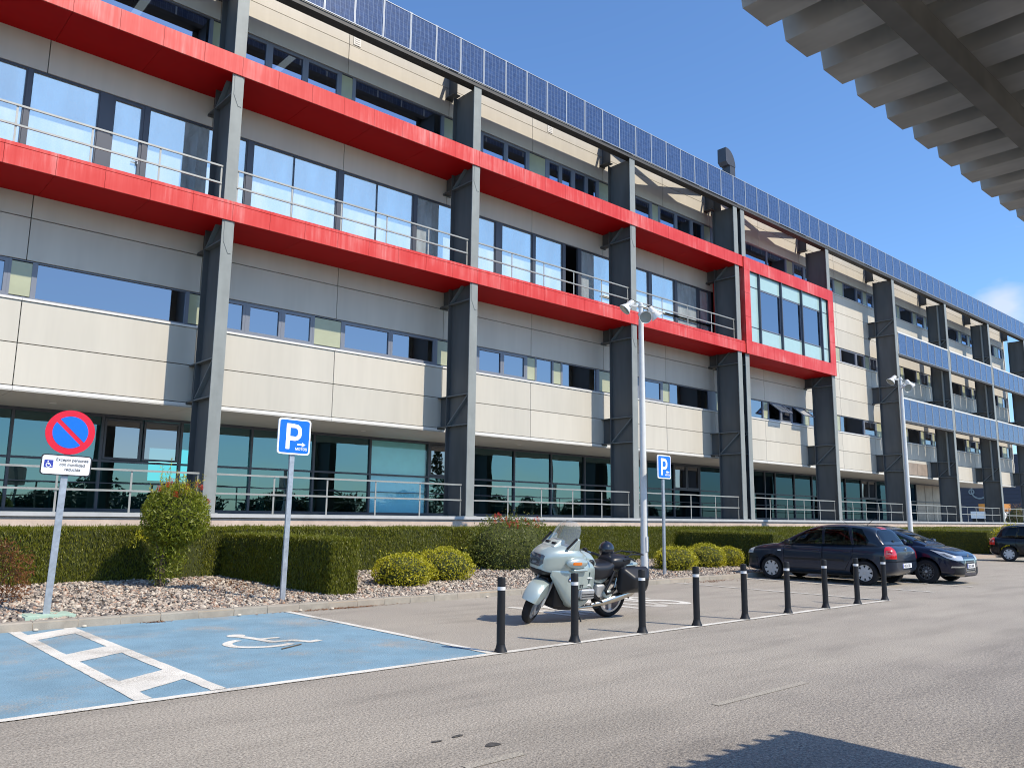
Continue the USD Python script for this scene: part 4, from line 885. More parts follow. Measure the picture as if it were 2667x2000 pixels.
def motos(x, y, rz, lean, h, label, d):
    t = thing('parking_sign', label, 'parking sign', (x, y, float(bed(x, y))), rz=rz, ry=lean)
    zc = h-0.315; post(t, h-0.02, 0.043, 0.09)
    obj('border', MB().prism(affinity.translate(rounded(0.62, 0.63, 0.06), 0, zc), 0.0, 0.025, 'xz'), 'white_sign', t)
    obj('blue_face', MB().prism(affinity.translate(rounded(0.565, 0.575, 0.045), 0, zc), -0.003, -0.0005, 'xz'), 'blue_sign', t)
    tx = meshkit.text_mesh('P', 0.40, 0.0025, True); v = np.array(tx.vertices); lo, hi = v.min(0), v.max(0)
    q = (v-lo)/(hi-lo); px, pz, pw, ph = -0.16, -0.225, 0.30, 0.45
    v = np.column_stack([px+q[:, 0]*pw, -0.0035-q[:, 2]*0.0025, zc+pz+q[:, 1]*ph]); obj('letter', (v, np.array(tx.faces)), 'white_sign', t)
    obj('arrow', MB().prism(affinity.translate(arrow(0.14, -0.135, 0.16, d), 0, zc), -0.006, -0.0035, 'xz'), 'white_sign', t)
    text_on(t, 'MOTOS', 0.045, 0.14, zc-0.235, -0.0035, 'white_sign', center=True, sx=1.0)
    obj('clamp', MB().box(-0.06, 0.06, 0.026, 0.031, zc-0.2, zc-0.16).box(-0.06, 0.06, 0.026, 0.031, zc+0.16, zc+0.2), 'galv', t)
motos(6.61, 13.15, 0.0, 0.012, 3.13, 'tall blue parking sign for motorcycles with right arrow beside the hedge end', 1)
motos(17.62, 13.5, 0.06, 0.0, 3.15, 'blue parking sign for motorcycles with left arrow next to the lamp post', -1)
def noparking():
    x, y = 3.02, 13.2; z0 = float(bed(x, y)); t = thing('no_parking_sign', 'round red and blue no parking sign above a white plate for disabled permits', 'traffic sign', (x, y, z0), rz=-0.12, ry=0.028)
    zc = 2.73-z0; R = 0.325; post(t, zc-0.1, 0.045, 0.09)
    c = Point(0, zc); obj('red_disc', MB().prism(c.buffer(R, 24), 0.0, 0.022, 'xz'), 'red_sign', t)
    blue = c.buffer(R*0.72, 24); bar = affinity.translate(affinity.rotate(sbox(-R, -0.031, R, 0.031), -43), 0, zc)
    for g in blue.difference(bar).geoms: obj('blue_field', MB().prism(g, -0.003, -0.0005, 'xz'), 'blue_sign', t)
    pc = zc-0.485
    obj('plate_border', MB().prism(affinity.translate(rounded(0.66, 0.30, 0.05), 0, pc), 0.0, 0.02, 'xz'), 'black_ink', t)
    obj('plate', MB().prism(affinity.translate(rounded(0.625, 0.265, 0.035), 0, pc), -0.003, -0.0005, 'xz'), 'white_sign', t)
    obj('blue_square', MB().box(-0.285, -0.17, -0.005, -0.0032, pc-0.045, pc+0.065), 'navy_ink', t)
    q = [(-0.228+0.030*math.cos(a), pc-0.008+0.030*math.sin(a)) for a in np.linspace(PI*0.6, PI*1.9, 14)]
    ic = unary_union([stroke(q, 0.009), stroke([(-0.236, pc+0.032), (-0.232, pc+0.002), (-0.205, pc+0.0), (-0.196, pc-0.026), (-0.186, pc-0.022)], 0.009), stroke([(-0.234, pc+0.018), (-0.212, pc+0.018)], 0.008), Point(-0.237, pc+0.045).buffer(0.009)])
    obj('wheelchair_symbol', MB().prism(ic, -0.007, -0.0052, 'xz'), 'white_sign', t)
    for k, (tx, xx) in enumerate((('Excepto personas', 0.075), ('con movilidad', 0.078), ('reducida', 0.088))):
        m = meshkit.text_mesh(tx, 0.040, 0.002, True); w = np.ptp(np.array(m.vertices)[:, 0])
        text_on(t, tx, 0.040, xx, pc+0.058-k*0.068, -0.0035, 'black_ink', bold=True, center=True, sx=(0.42 if k == 0 else 0.33 if k == 1 else 0.205)/w)
noparking()

# ================================================================== lamp posts
def lamp(label):
    t = thing('lamp_post', label, 'lamp post', (17.42, 14.06, float(bed(17.4, 14.06))), group='white lamp posts with three floodlights')
    H = 7.38
    obj('pole', MB().lathe([(0, -0.1), (0.11, -0.1), (0.11, 0.38), (0.10, 0.42), (0.072, H-0.45), (0.06, H-0.44), (0.06, H), (0.045, H+0.02), (0, H+0.02)], 24), 'lamp_paint', t, smooth=35)
    obj('service_door', MB().box(-0.045, 0.045, -0.114, -0.10, 0.55, 0.95), 'lamp_paint', t)
    for z in (H-0.1, H-0.34): obj('collar', MB().lathe([(0.0605, z), (0.082, z), (0.082, z+0.06), (0.0605, z+0.06)], 24), 'lamp_paint', t, smooth=35)
    for k, (az, dz, tilt) in enumerate(((math.atan2(-0.58, 0.82), -0.26, 50), (math.atan2(0.50, -0.86), -0.10, 46), (math.atan2(-0.80, -0.60), -0.46, 24))):
        d = np.array([math.cos(az), math.sin(az), 0.0]); s_ = np.array([-d[1], d[0], 0]); zc = H+dz
        c = d*0.38+[0, 0, zc]; a = math.radians(tilt); ax = d*math.cos(a)-np.array([0, 0, 1])*math.sin(a)
        up = np.cross(ax, s_)
        def ring(t_, r_, n=24):
            an = np.arange(n)*2*PI/n; return c+ax*t_+r_*(np.cos(an)[:, None]*s_+np.sin(an)[:, None]*up)
        hd = MB().loft([ring(-0.22, 0.02), ring(-0.21, 0.065), ring(-0.14, 0.088), ring(-0.06, 0.095), ring(0.0, 0.10), ring(0.13, 0.172), ring(0.145, 0.178), ring(0.155, 0.173), ring(0.140, 0.160)])
        h = obj('floodlight', hd, 'lamp_paint', t, smooth=40)
        obj('lens', MB().loft([ring(0.141, 0.159), ring(0.148, 0.09), ring(0.150, 0.005)]), 'lamp_glass', h, smooth=40)
        br = MB().bar(d*0.07+[0, 0, zc+0.02], d*0.30+[0, 0, zc+0.02], 0.05, 0.05)
        for sg in (-1, 1): br.bar(d*0.30+s_*sg*0.11+[0, 0, zc+0.02], c+s_*sg*0.112, 0.012, 0.05)
        br.bar(d*0.30-s_*0.115+[0, 0, zc+0.02], d*0.30+s_*0.115+[0, 0, zc+0.02], 0.012, 0.05)
        obj('bracket', br, 'lamp_paint', h)
        cb = [np.array([0, 0, zc+0.12])+d*0.06, c-ax*0.1+[0, 0, 0.16], c-ax*0.2+[0, 0, 0.04]]
        obj('cable', MB().tube(cb, 0.008, 5), 'black_plastic', h)
    return t
l0 = lamp('white lamp post in the gravel between the motorcycle and the small parking sign')
copy(l0, 'lamp_post', (34.5, 14.06, float(bed(34.4, 14.06))), label='white lamp post further off, rising behind the parked cars', group='white lamp posts with three floodlights', cat='lamp post')

# ================================================================== parking canopy overhead
def canopy():
    y1, z, p, h = 0.965, 2.80, 0.2, 0.085; x0, x1, y0 = -6.0, 6.8, -4.6
    t = thing('parking_canopy', 'grey ribbed steel parking canopy overhead, its serrated edge against the sky', 'canopy', ((x0+x1)/2, y1, z), )
    at = ((x0+x1)/2, y1, z)
    k0 = int((x1-x0)/p)
    prof = []
    for k in range(k0):
        a = x0+k*p
        prof += [(a, z), (a+0.11, z), (a+0.13, z+h), (a+0.18, z+h)]
    prof.append((x0+k0*p, z))
    top = [(x, zz+0.004) for x, zz in prof[::-1]]
    # the sheets: one ribbed panel per metre of roof
    for s in range(0, k0, 5):
        pr = prof[s*4:(min(s+5, k0))*4+1]
        v = []; n = len(pr)
        for y in (y0, y1): v += [(x, y, zz) for x, zz in pr]
        for y in (y0, y1): v += [(x, y, zz+0.004) for x, zz in pr]
        f = []
        for i in range(n-1): f += [[i, i+1, n+i+1, n+i], [2*n+i, 3*n+i, 3*n+i+1, 2*n+i+1], [i, 2*n+i, 2*n+i+1, i+1], [n+i, n+i+1, 3*n+i+1, 3*n+i]]
        obj('roof_sheet', (np.array(v), np.array(f)), 'canopy', t, off=at)
    for yb in (0.66, -1.0, -2.6, -4.2): obj('purlin', MB().box(x0, x1, yb, yb+0.05, z-0.075, z-0.002), 'canopy_beam', t, off=at)
    for xb in (-5.2, 6.0): obj('rafter', MB().box(xb-0.08, xb+0.08, -4.4, 0.2, z-0.36, z-0.127), 'canopy_beam', t, off=at)
    for xb in (-5.2, 6.0): obj('post', MB().box(xb-0.08, xb+0.08, -4.2, -4.04, 0, z-0.361), 'canopy_beam', t, off=at)
canopy()

# ================================================================== far things
db = thing('dark_warehouse', 'dark slate clad warehouse with a ring logo beyond the far end of the offices', 'warehouse', (125, 40, 0))
obj('wall', MB().box(110.2, 140, 20, 62, 0, 9.7), 'slate_wall', db, off=(125, 40, 0))
for k in range(20): obj('cladding_strip', MB().box(110.1, 110.19, 20, 62, 0.1+k*0.48, 0.1+k*0.48+0.46), 'slate_wall', db, off=(125, 40, 0))
lg = unary_union([stroke([(36.5+0.9*math.cos(a), 5.33+0.9*math.sin(a)) for a in np.linspace(0.9, PI*1.75, 24)], 0.16), stroke([(35.6+0.28*math.cos(a), 5.25+0.28*math.sin(a)) for a in np.linspace(0, 2*PI, 18)], 0.13)])
lv = MB().prism(affinity.scale(lg, -1, 1, origin=(36.4, 5.3)), 110.03, 110.09, 'yz'); obj('ring_logo', lv, 'steel', db, off=(125, 40, 0))
lo = thing('lorry', 'small orange and white lorry far behind the terrace railing', 'lorry', (85, 27.5, 0))
obj('cargo_box', MB().box(86.2, 88.0, 26.4, 28.6, 2.6, 3.3), 'orange_paint', lo, off=(85, 27.5, 0)); obj('body', MB().box(84, 88.0, 26.4, 28.6, 1.9, 2.55), 'white_sign', lo, off=(85, 27.5, 0)); obj('chassis', MB().box(84, 88, 26.5, 28.5, 0.4, 1.88), 'black_plastic', lo, off=(85, 27.5, 0))
for y in (26.5, 28.2):
    for x in (84.8, 87.2): obj('wheel', MB().lathe([(0, 0), (0.45, 0.02), (0.5, 0.06), (0.5, 0.22), (0.45, 0.28), (0, 0.28)], 16, 'y', (x, y+0.28, 0.5)), 'tyre', lo, off=(85, 27.5, 0))
for k, (x, y) in enumerate(((84.0, 24.6), (91, 25.5))):
    bush('brown_shrub', ('low dry brown shrub in front of the lorry', 'dry brown shrub at the far right against the dark warehouse')[k], x, y, 1.4, 1.2, 2.6-k*0.1, 1600, 'leaf_brown', 31+k, leaf=0.16, wid=0.06)
r8 = np.random.default_rng(77); tp = []
for k in range(46):
    x = r8.uniform(-60, 110); y = r8.uniform(-48, -36); hh = r8.uniform(3.0, 7.5); hh *= 0.75; tp.append(crown((x, y, hh*0.5), (hh*0.55, hh*0.55, hh*0.5), 1300, r8, 0.9, lump=0.35, seed=k))
for k in range(70): x = r8.uniform(-70, 120); y = r8.uniform(-40, -33); hh = r8.uniform(2.6, 4.2); tp.append(crown((x, y, hh*0.5), (2.2, 1.5, hh*0.52), 900, r8, 0.9, lump=0.3, seed=k))
for x, y, hh in ((-5, -38, 15), (14, -44, 12), (66, -40, 13)):
    zz = r8.uniform(0, 1, 1500); rr = (1-zz)*hh*0.16*r8.uniform(0.3, 1, 1500); aa = r8.uniform(0, 2*PI, 1500); tp.append(np.column_stack([x+rr*np.cos(aa), y+rr*np.sin(aa), 1+zz*hh]))
v, f = leaf_quads(np.vstack(tp), 0.5, 0.26, r8); obj('far_trees', (v, f), 'far_leaf', label='line of dark trees across the car park, seen only as reflections in the glass', cat='trees', kind='stuff')

# ================================================================== cars
def super_ring(x, hw, z0, z1, n=40, e=4.0, tum=0.0, flat=0.0):
    """Closed cross-section in the plane x = const; tum narrows it towards the top."""
    t = np.arange(n)*2*PI/n+PI/n; c, s = np.cos(t), np.sin(t)
    y = np.sign(c)*np.abs(c)**(2/e); z = np.sign(s)*np.abs(s)**(2/e)
    zz = (z0+z1)/2+(z1-z0)/2*z
    k = 1-tum*np.clip((zz-z0)/max(z1-z0, 1e-6), 0, 1)
    return np.column_stack([np.full(n, x), y*hw*k, zz])
def resample(st, n=4):
    """Smooth stations: monotone interpolation between the given (x, hw, z0, z1) rows."""
    from scipy.interpolate import PchipInterpolator
    a = np.array(sorted(st), float); k = np.arange(len(a)); kk = np.linspace(0, len(a)-1, (len(a)-1)*n+1)
    return np.column_stack([PchipInterpolator(k, a[:, i])(kk) for i in range(a.shape[1])])
def body_loft(st, off=0.0, e=4.0, tum=0.0, bottom=0.0):
    a = resample(st); L = a[:, 0].max()-a[:, 0].min(); xm = (a[:, 0].max()+a[:, 0].min())/2
    rings = [super_ring(xm+(x-xm)*(1+2*off/L), max(hw+off, 0.02), z0-off+bottom, max(z1+off, z0-off+bottom+0.02), e=e, tum=tum) for x, hw, z0, z1 in a]
    return tmf(MB().loft(rings))
def side_prism(poly, y0, y1): return tmf(MB().prism(Polygon(poly) if not isinstance(poly, Polygon) else poly, y0, y1, 'xz'))
def wheel(parent, x, y, r, w, side, style, name='wheel'):
    """side = +1: outer face towards +y."""
    t = MB().lathe([(r*0.66, -w/2+0.01), (r*0.72, -w/2), (r*0.93, -w/2+0.005), (r*0.985, -w/2+0.03), (r, -w*0.2), (r, w*0.2), (r*0.985, w/2-0.03), (r*0.93, w/2-0.005), (r*0.72, w/2), (r*0.66, w/2-0.01), (r*0.64, 0.0), (r*0.66, -w/2+0.01)], 40, 'y', cap=False)
    v, f = t.get(); wp = obj(name, (v+[x, y, r], f), 'tyre', parent, smooth=35)
    R = r*0.66; yo = y+side*(w/2-0.018)
    def ypr(poly, d0, d1):
        v, f = MB().prism(poly, d0, d1, 'xz').get(); v = v*[1, side, 1]+[x, yo, r]
        return v, (f if side > 0 else f[:, ::-1])
    obj('well', ypr(Point(0, 0).buffer(R, 20), -0.10, -0.06), 'black_plastic', wp)
    disc = Point(0, 0).buffer(R, 24)
    if style == 'cap':
        holes = [affinity.rotate(Polygon([(R*0.62, 0), (R*0.90, -R*0.13), (R*0.90, R*0.13)]).buffer(R*0.03), k*45, origin=(0, 0)) for k in range(8)]
        obj('hubcap', ypr(disc.difference(unary_union(holes)), -0.03, 0.0), 'hubcap', wp)
    elif style == 'star':
        st = unary_union([Point(0, 0).buffer(R*0.34)]+[affinity.rotate(Polygon([(R*0.2, -R*0.15), (R*0.86, -R*0.10), (R*0.93, 0), (R*0.86, R*0.10), (R*0.2, R*0.15)]), k*51.43, origin=(0, 0)) for k in range(7)])
        obj('hubcap', ypr(st, -0.03, 0.0), 'hubcap', wp); obj('rim_ring', ypr(disc.difference(Point(0, 0).buffer(R*0.93)), -0.05, -0.005), 'black_plastic', wp)
    else:
        sp = unary_union([Point(0, 0).buffer(R*0.2), disc.difference(Point(0, 0).buffer(R*0.92))]+[affinity.rotate(Polygon([(R*0.15, -R*0.035), (R*0.95, -R*0.06-dd), (R*0.95, R*0.01-dd), (R*0.15, R*0.035)]), k*36+o, origin=(0, 0)) for k in range(10) for o, dd in ((0, 0.0), (12, 0.0))])
        obj('alloy_rim', ypr(sp, -0.035, -0.005), 'alloy_dark', wp)
        obj('brake_disc', ypr(Point(0, 0).buffer(R*0.6), -0.055, -0.045), 'alloy', wp)
    obj('hub', ypr(Point(0, 0).buffer(R*0.17), 0.001, 0.008), 'engine_alu', wp)
def car(name, label, paint, loc, rz, P):
    t = thing(name, label, 'car', loc, rz=rz, group=None)
    low, top, wb, r = P['low'], P['top'], P['wb'], P['r']
    L0 = lambda o=0.0: body_loft(low, o, e=P.get('e', 5.0)); T0 = lambda o=0.0: body_loft(top, o, e=4.6, tum=P['tum'])
    shell = L0()+T0(); inner = body_loft(top, -0.05, e=4.6, tum=P['tum'])+(body_loft(low, -0.09, e=5)^Manifold.cube((P['cab'][1]-P['cab'][0], 3, 1.2)).translate((P['cab'][0], -1.5, 0.42)))
    skin = (L0(0.0)+T0(0.0))-(L0(-0.03)+T0(-0.03))
    out = (L0(0.006)+T0(0.006))-(L0(-0.012)+T0(-0.012))
    pat = lambda poly, y0, y1: out ^ side_prism(poly, y0, y1)
    arches = Manifold()
    for xw in (wb/2, -wb/2):
        for sd in (-1, 1):
            c = Manifold.cylinder(0.34, r+0.055, r+0.055, 48).rotate((90, 0, 0)).translate((xw, 0.17, r+0.01)).translate((0, sd*(P['hw']-0.10), 0)); arches = arches+c
    body = (shell-inner)-arches
    cuts = []
    for poly in P['side']:
        pr = side_prism(Polygon(poly).buffer(0.012), -1.2, 1.2); cuts.append(pr)
    for nm, poly, w in P['ends']: cuts.append(side_prism(Polygon(poly), -w, w))
    for c in cuts: body = body-c
    parts = []
    def take(nm, cutter, gap, mat_=paint):
        nonlocal body
        piece = body ^ cutter
        body = body-gap
        parts.append((nm, piece, mat_))
    for nm, poly in P['doors']:
        g = Polygon(poly)
        for sd in (-1, 1):
            y0, y1 = (0.3, 1.2) if sd > 0 else (-1.2, -0.3)
            take(nm, side_prism(g.buffer(-0.005), y0, y1), side_prism(g.buffer(0.004), y0, y1))
    for nm, poly, w in P['lids']:
        g = Polygon(poly); take(nm, side_prism(g.buffer(-0.005), -w+0.005, w-0.005), side_prism(g.buffer(0.004), -w, w))
    obj('body', body, paint, t, smooth=32)
    for nm, piece, mt in parts:
        p = obj(nm, piece, mt, t, smooth=32)
        if nm == 'door':
            b = piece.bounding_box(); sd = 1 if b[1]+b[4] > 0 else -1; hx = b[0]+0.16 if True else b[3]
            yy = sd*(max(abs(b[1]), abs(b[4]))-0.012)
            obj('handle', rbox(hx-0.085, hx+0.085, yy-0.018, yy+0.018, P['hz']-0.016, P['hz']+0.016, 0.012), paint, p, smooth=40)
    obj('underbody', Manifold.cube((P['len']*0.80, 1.3, 0.2)).translate((P['xm']-P['len']*0.40, -0.65, 0.19)), 'black_plastic', t)
    for poly in P['side']:
        for y0, y1 in ((0.2, 1.2), (-1.2, -0.2)): obj('side_window', ((L0(-0.006)+T0(-0.006))-(L0(-0.016)+T0(-0.016))) ^ side_prism(Polygon(poly).buffer(0.008), y0, y1), P['sg'], t, smooth=30)
    for nm, poly, w in P['ends']: obj(nm, ((L0(-0.004)+T0(-0.004))-(L0(-0.016)+T0(-0.016))) ^ side_prism(Polygon(poly).buffer(0.002), -w+0.003, w-0.003), P['eg'], t, smooth=30)
    for nm, poly, y0, y1, m in P['patch']:
        for a, b in (((y0, y1), (-y1, -y0)) if y0 > -y1 else ((y0, y1),))if False else ([(y0, y1), (-y1, -y0)] if abs(y0+y1) > 1e-6 else [(y0, y1)]):
            q = pat(poly, a, b)
            if q.num_tri(): obj(nm, q, m, t, smooth=32)
    for xw in (wb/2, -wb/2):
        for sd in (-1, 1): wheel(t, xw, sd*(P['hw']-0.115), r, 0.19, sd, P['rim'])
    for xs_, ys_ in ((P['seat'], 0.36), (P['seat'], -0.36)):
        obj('seat', rbox(xs_-0.25, xs_+0.25, ys_-0.24, ys_+0.24, 0.45, 0.62, 0.05)+rbox(xs_-0.34, xs_-0.18, ys_-0.23, ys_+0.23, 0.5, 1.10, 0.05)+rbox(xs_-0.36, xs_-0.26, ys_-0.13, ys_+0.13, 1.08, 1.25, 0.04), 'seat_cloth', t, smooth=40)
    obj('rear_seat', rbox(P['seat']-1.05, P['seat']-0.88, -0.58, 0.58, 0.5, 1.08, 0.05), 'seat_cloth', t, smooth=40)
    obj('dashboard', rbox(P['seat']+0.55, P['seat']+0.85, -0.62, 0.62, 0.6, 0.93, 0.05), 'black_plastic', t, smooth=40)
    sw = MB(); an = np.linspace(0, 2*PI, 21)[:-1]
    sw.tube(np.column_stack([P['seat']+0.42+0.07*np.sin(an), 0.36+0.18*np.cos(an), 0.92+0.17*np.sin(an)])[list(range(20))+[0]], 0.013, 6); obj('steering_wheel', sw, 'black_plastic', t, smooth=50)
    for sd in (-1, 1):
        mxx, mz = P['mir']; m = rbox(mxx-0.08, mxx+0.09, min(sd*(P['hw']+0.02), sd*(P['hw']+0.19)), max(sd*(P['hw']+0.02), sd*(P['hw']+0.19)), mz-0.07, mz+0.07, 0.05)
        mp_ = obj('door_mirror', m+rbox(mxx-0.03, mxx+0.04, min(sd*(P['hw']-0.12), sd*(P['hw']+0.06)), max(sd*(P['hw']-0.12), sd*(P['hw']+0.06)), mz-0.06, mz-0.01, 0.02), P.get('mm', 'black_plastic'), t, smooth=40)
        obj('mirror_glass', MB().box(mxx-0.087, mxx-0.082, min(sd*(P['hw']+0.05), sd*(P['hw']+0.17)), max(sd*(P['hw']+0.05), sd*(P['hw']+0.17)), mz-0.05, mz+0.05), 'chrome', mp_)
    return t
def plate(t, x, z, text, facing, tilt=0.0):
    v, f = MB().box(-0.006, 0.0, -0.26, 0.26, -0.055, 0.055).get(); tx = meshkit.text_mesh(text, 0.068, 0.002, True); q = np.array(tx.vertices); q[:, 0] -= q[:, 0].max()/2
    b = MB().add(v, f); w = np.column_stack([np.full(len(q), 0.0005)+q[:, 2], q[:, 0]*0.85, q[:, 1]-0.034])
    s = 1 if facing > 0 else -1
    def place(u): u = u*[s, s, 1]; return u+[x, 0, z]
    p = obj('number_plate', (place(b.get()[0]), b.get()[1]), 'plate_white', t); obj('lettering', (place(w), np.array(tx.faces)), 'black_ink', p)
    obj('blue_band', (place(MB().box(0.0003, 0.0012, -0.258, -0.215, -0.053, 0.053).get()[0]), _BOXF), 'navy_ink', p)
def torus(c, n, R, r, k=24):
    an = np.linspace(0, 2*PI, k+1); n = np.asarray(n, float); n /= np.linalg.norm(n); a = np.cross(n, (0, 0, 1.0)); a = a/np.linalg.norm(a) if np.linalg.norm(a) > 1e-6 else np.array([1.0, 0, 0]); b = np.cross(n, a)
    return MB().tube(np.asarray(c)+R*(np.cos(an)[:, None]*a+np.sin(an)[:, None]*b), r, 6)
HATCH = dict(
    low=[(2.035, .42, .34, .60), (2.01, .60, .26, .72), (1.93, .70, .22, .81), (1.75, .775, .20, .875), (1.50, .805, .19, .925), (1.23, .822, .19, .955), (0.95, .825, .19, .975), (0.5, .825, .19, .97), (-0.2, .825, .19, .97), (-0.8, .825, .19, .975), (-1.23, .82, .19, .985), (-1.55, .80, .21, .99), (-1.74, .76, .25, .975), (-1.86, .69, .32, .91), (-1.915, .56, .40, .82)],
    top=[(1.10, .70, .88, .975), (0.86, .72, .88, 1.09), (0.5, .735, .88, 1.275), (0.2, .74, .88, 1.40), (-0.15, .745, .88, 1.465), (-0.6, .745, .88, 1.485), (-0.98, .735, .88, 1.468), (-1.25, .72, .88, 1.43), (-1.43, .70, .88, 1.35), (-1.54, .685, .88, 1.19), (-1.66, .67, .88, .99)],
    wb=2.46, r=0.30, hw=0.825, tum=0.155, cab=(-1.65, 0.85), len=3.9, xm=0.08, hz=0.80, seat=-0.15, mir=(0.66, 1.0), rim='cap', sg='glass_car', eg='glass_car_dark',
    side=[[(0.74, .975), (0.24, 1.31), (-0.13, 1.39), (-0.15, .975)], [(-0.23, .975), (-0.22, 1.395), (-0.80, 1.40), (-0.90, .975)], [(-0.98, .985), (-0.90, 1.395), (-1.14, 1.36), (-1.31, 1.07), (-1.26, .985)]],
    ends=[('windscreen', [(0.93, 1.015), (0.22, 1.365), (0.28, 1.52), (1.25, 1.14)], 0.555), ('rear_window', [(-1.41, 1.365), (-1.575, 1.06), (-1.95, 1.07), (-1.55, 1.47)], 0.50)],
    doors=[('door', [(0.86, .34), (0.86, .90), (0.80, .97), (0.22, 1.345), (-0.15, 1.415), (-0.19, .34)]), ('door', [(-0.20, .34), (-0.19, 1.415), (-0.84, 1.42), (-0.945, .97), (-0.985, .74), (-0.80, .42), (-0.76, .34)])],
    lids=[('tailgate', [(-1.38, 1.44), (-1.61, 1.0), (-1.76, .955), (-1.76, .60), (-2.1, .60), (-2.1, 1.0), (-1.54, 1.55)], 0.60), ('bumper', [(-1.64, .20), (-1.64, .585), (-2.05, .585), (-2.05, .15)], 1.0), ('bumper', [(1.62, .15), (1.62, .56), (2.2, .56), (2.2, .15)], 1.0), ('bonnet', [(0.99, .90), (0.99, 1.1), (1.95, .95), (2.02, .72), (1.86, .70)], 0.66)],
    patch=[('tail_light', [(-1.71, .66), (-1.71, .95), (-1.78, .965), (-2.05, .93), (-2.05, .66)], .56, 1.0, 'red_lens'), ('reverse_light', [(-1.75, .775), (-1.75, .86), (-2.05, .86), (-2.05, .775)], .67, 0.78, 'white_lens'),
           ('headlight', [(1.76, .68), (1.74, .82), (1.95, .78), (2.1, .70), (2.1, .64)], .36, 1.0, 'clear_lens'), ('side_repeater', [(0.92, .755), (1.02, .755), (1.02, .79), (0.92, .79)], .7, 1.0, 'white_lens'), ('side_strip', [(0.84, .55), (-0.75, .56), (-0.75, .61), (0.84, .60)], .7, 1.0, 'black_plastic'),
           ('brake_light', [(-1.28, 1.38), (-1.28, 1.52), (-1.42, 1.47), (-1.42, 1.365)], -0.16, 0.16, 'red_lens')])
def hatch(name, label, paint, loc, rz, text, over=None, sc=None):
    P = dict(HATCH); P.update(over or {}); t = car(name, label, paint, loc, rz, P)
    if sc: UsdGeom.Xform.Get(stage, t).AddScaleOp().Set(Gf.Vec3f(*sc))
    plate(t, -1.925, 0.49, text, -1)
    for sd in (-1, 1): pass
    obj('aerial', MB().tube([(-1.0, 0.0, 1.46), (-1.25, 0.0, 1.68)], [0.006, 0.004], 6), 'black_plastic', t)
    obj('wiper', MB().bar((-1.60, 0.0, 1.075), (-1.61, -0.25, 1.05), 0.02, 0.02).lathe([(0, 0), (0.035, 0), (0.03, 0.05), (0, 0.055)], 12, 'x', (-1.63, 0, 1.065)), 'black_plastic', t)
    obj('emblem', torus((-1.905, 0, 0.87), (1, 0, 0.15), 0.045, 0.008), 'chrome', t, smooth=50)
    em = MB().bar((-1.91, -0.03, 0.895), (-1.91, 0.0, 0.84), 0.008, 0.008).bar((-1.91, 0.03, 0.895), (-1.91, 0.0, 0.84), 0.008, 0.008); obj('emblem_letter', em, 'chrome', t)
    return t
hatch('dark_hatchback', 'dark blue grey hatchback with steel hubcaps parked nose to the kerb', 'paint_grey', (21.07, 10.72, 0), PI/2, '4036 CKL', {'rim': 'cap'}, (1.04, 1.0, 1.0))
hatch('black_hatchback', 'black hatchback cut off by the right edge of the photo', 'paint_black', (38.7, 10.5, 0), math.radians(-75), '2817 DBX', {'sg': 'glass_car_dark'})
NAVY = dict(HATCH)
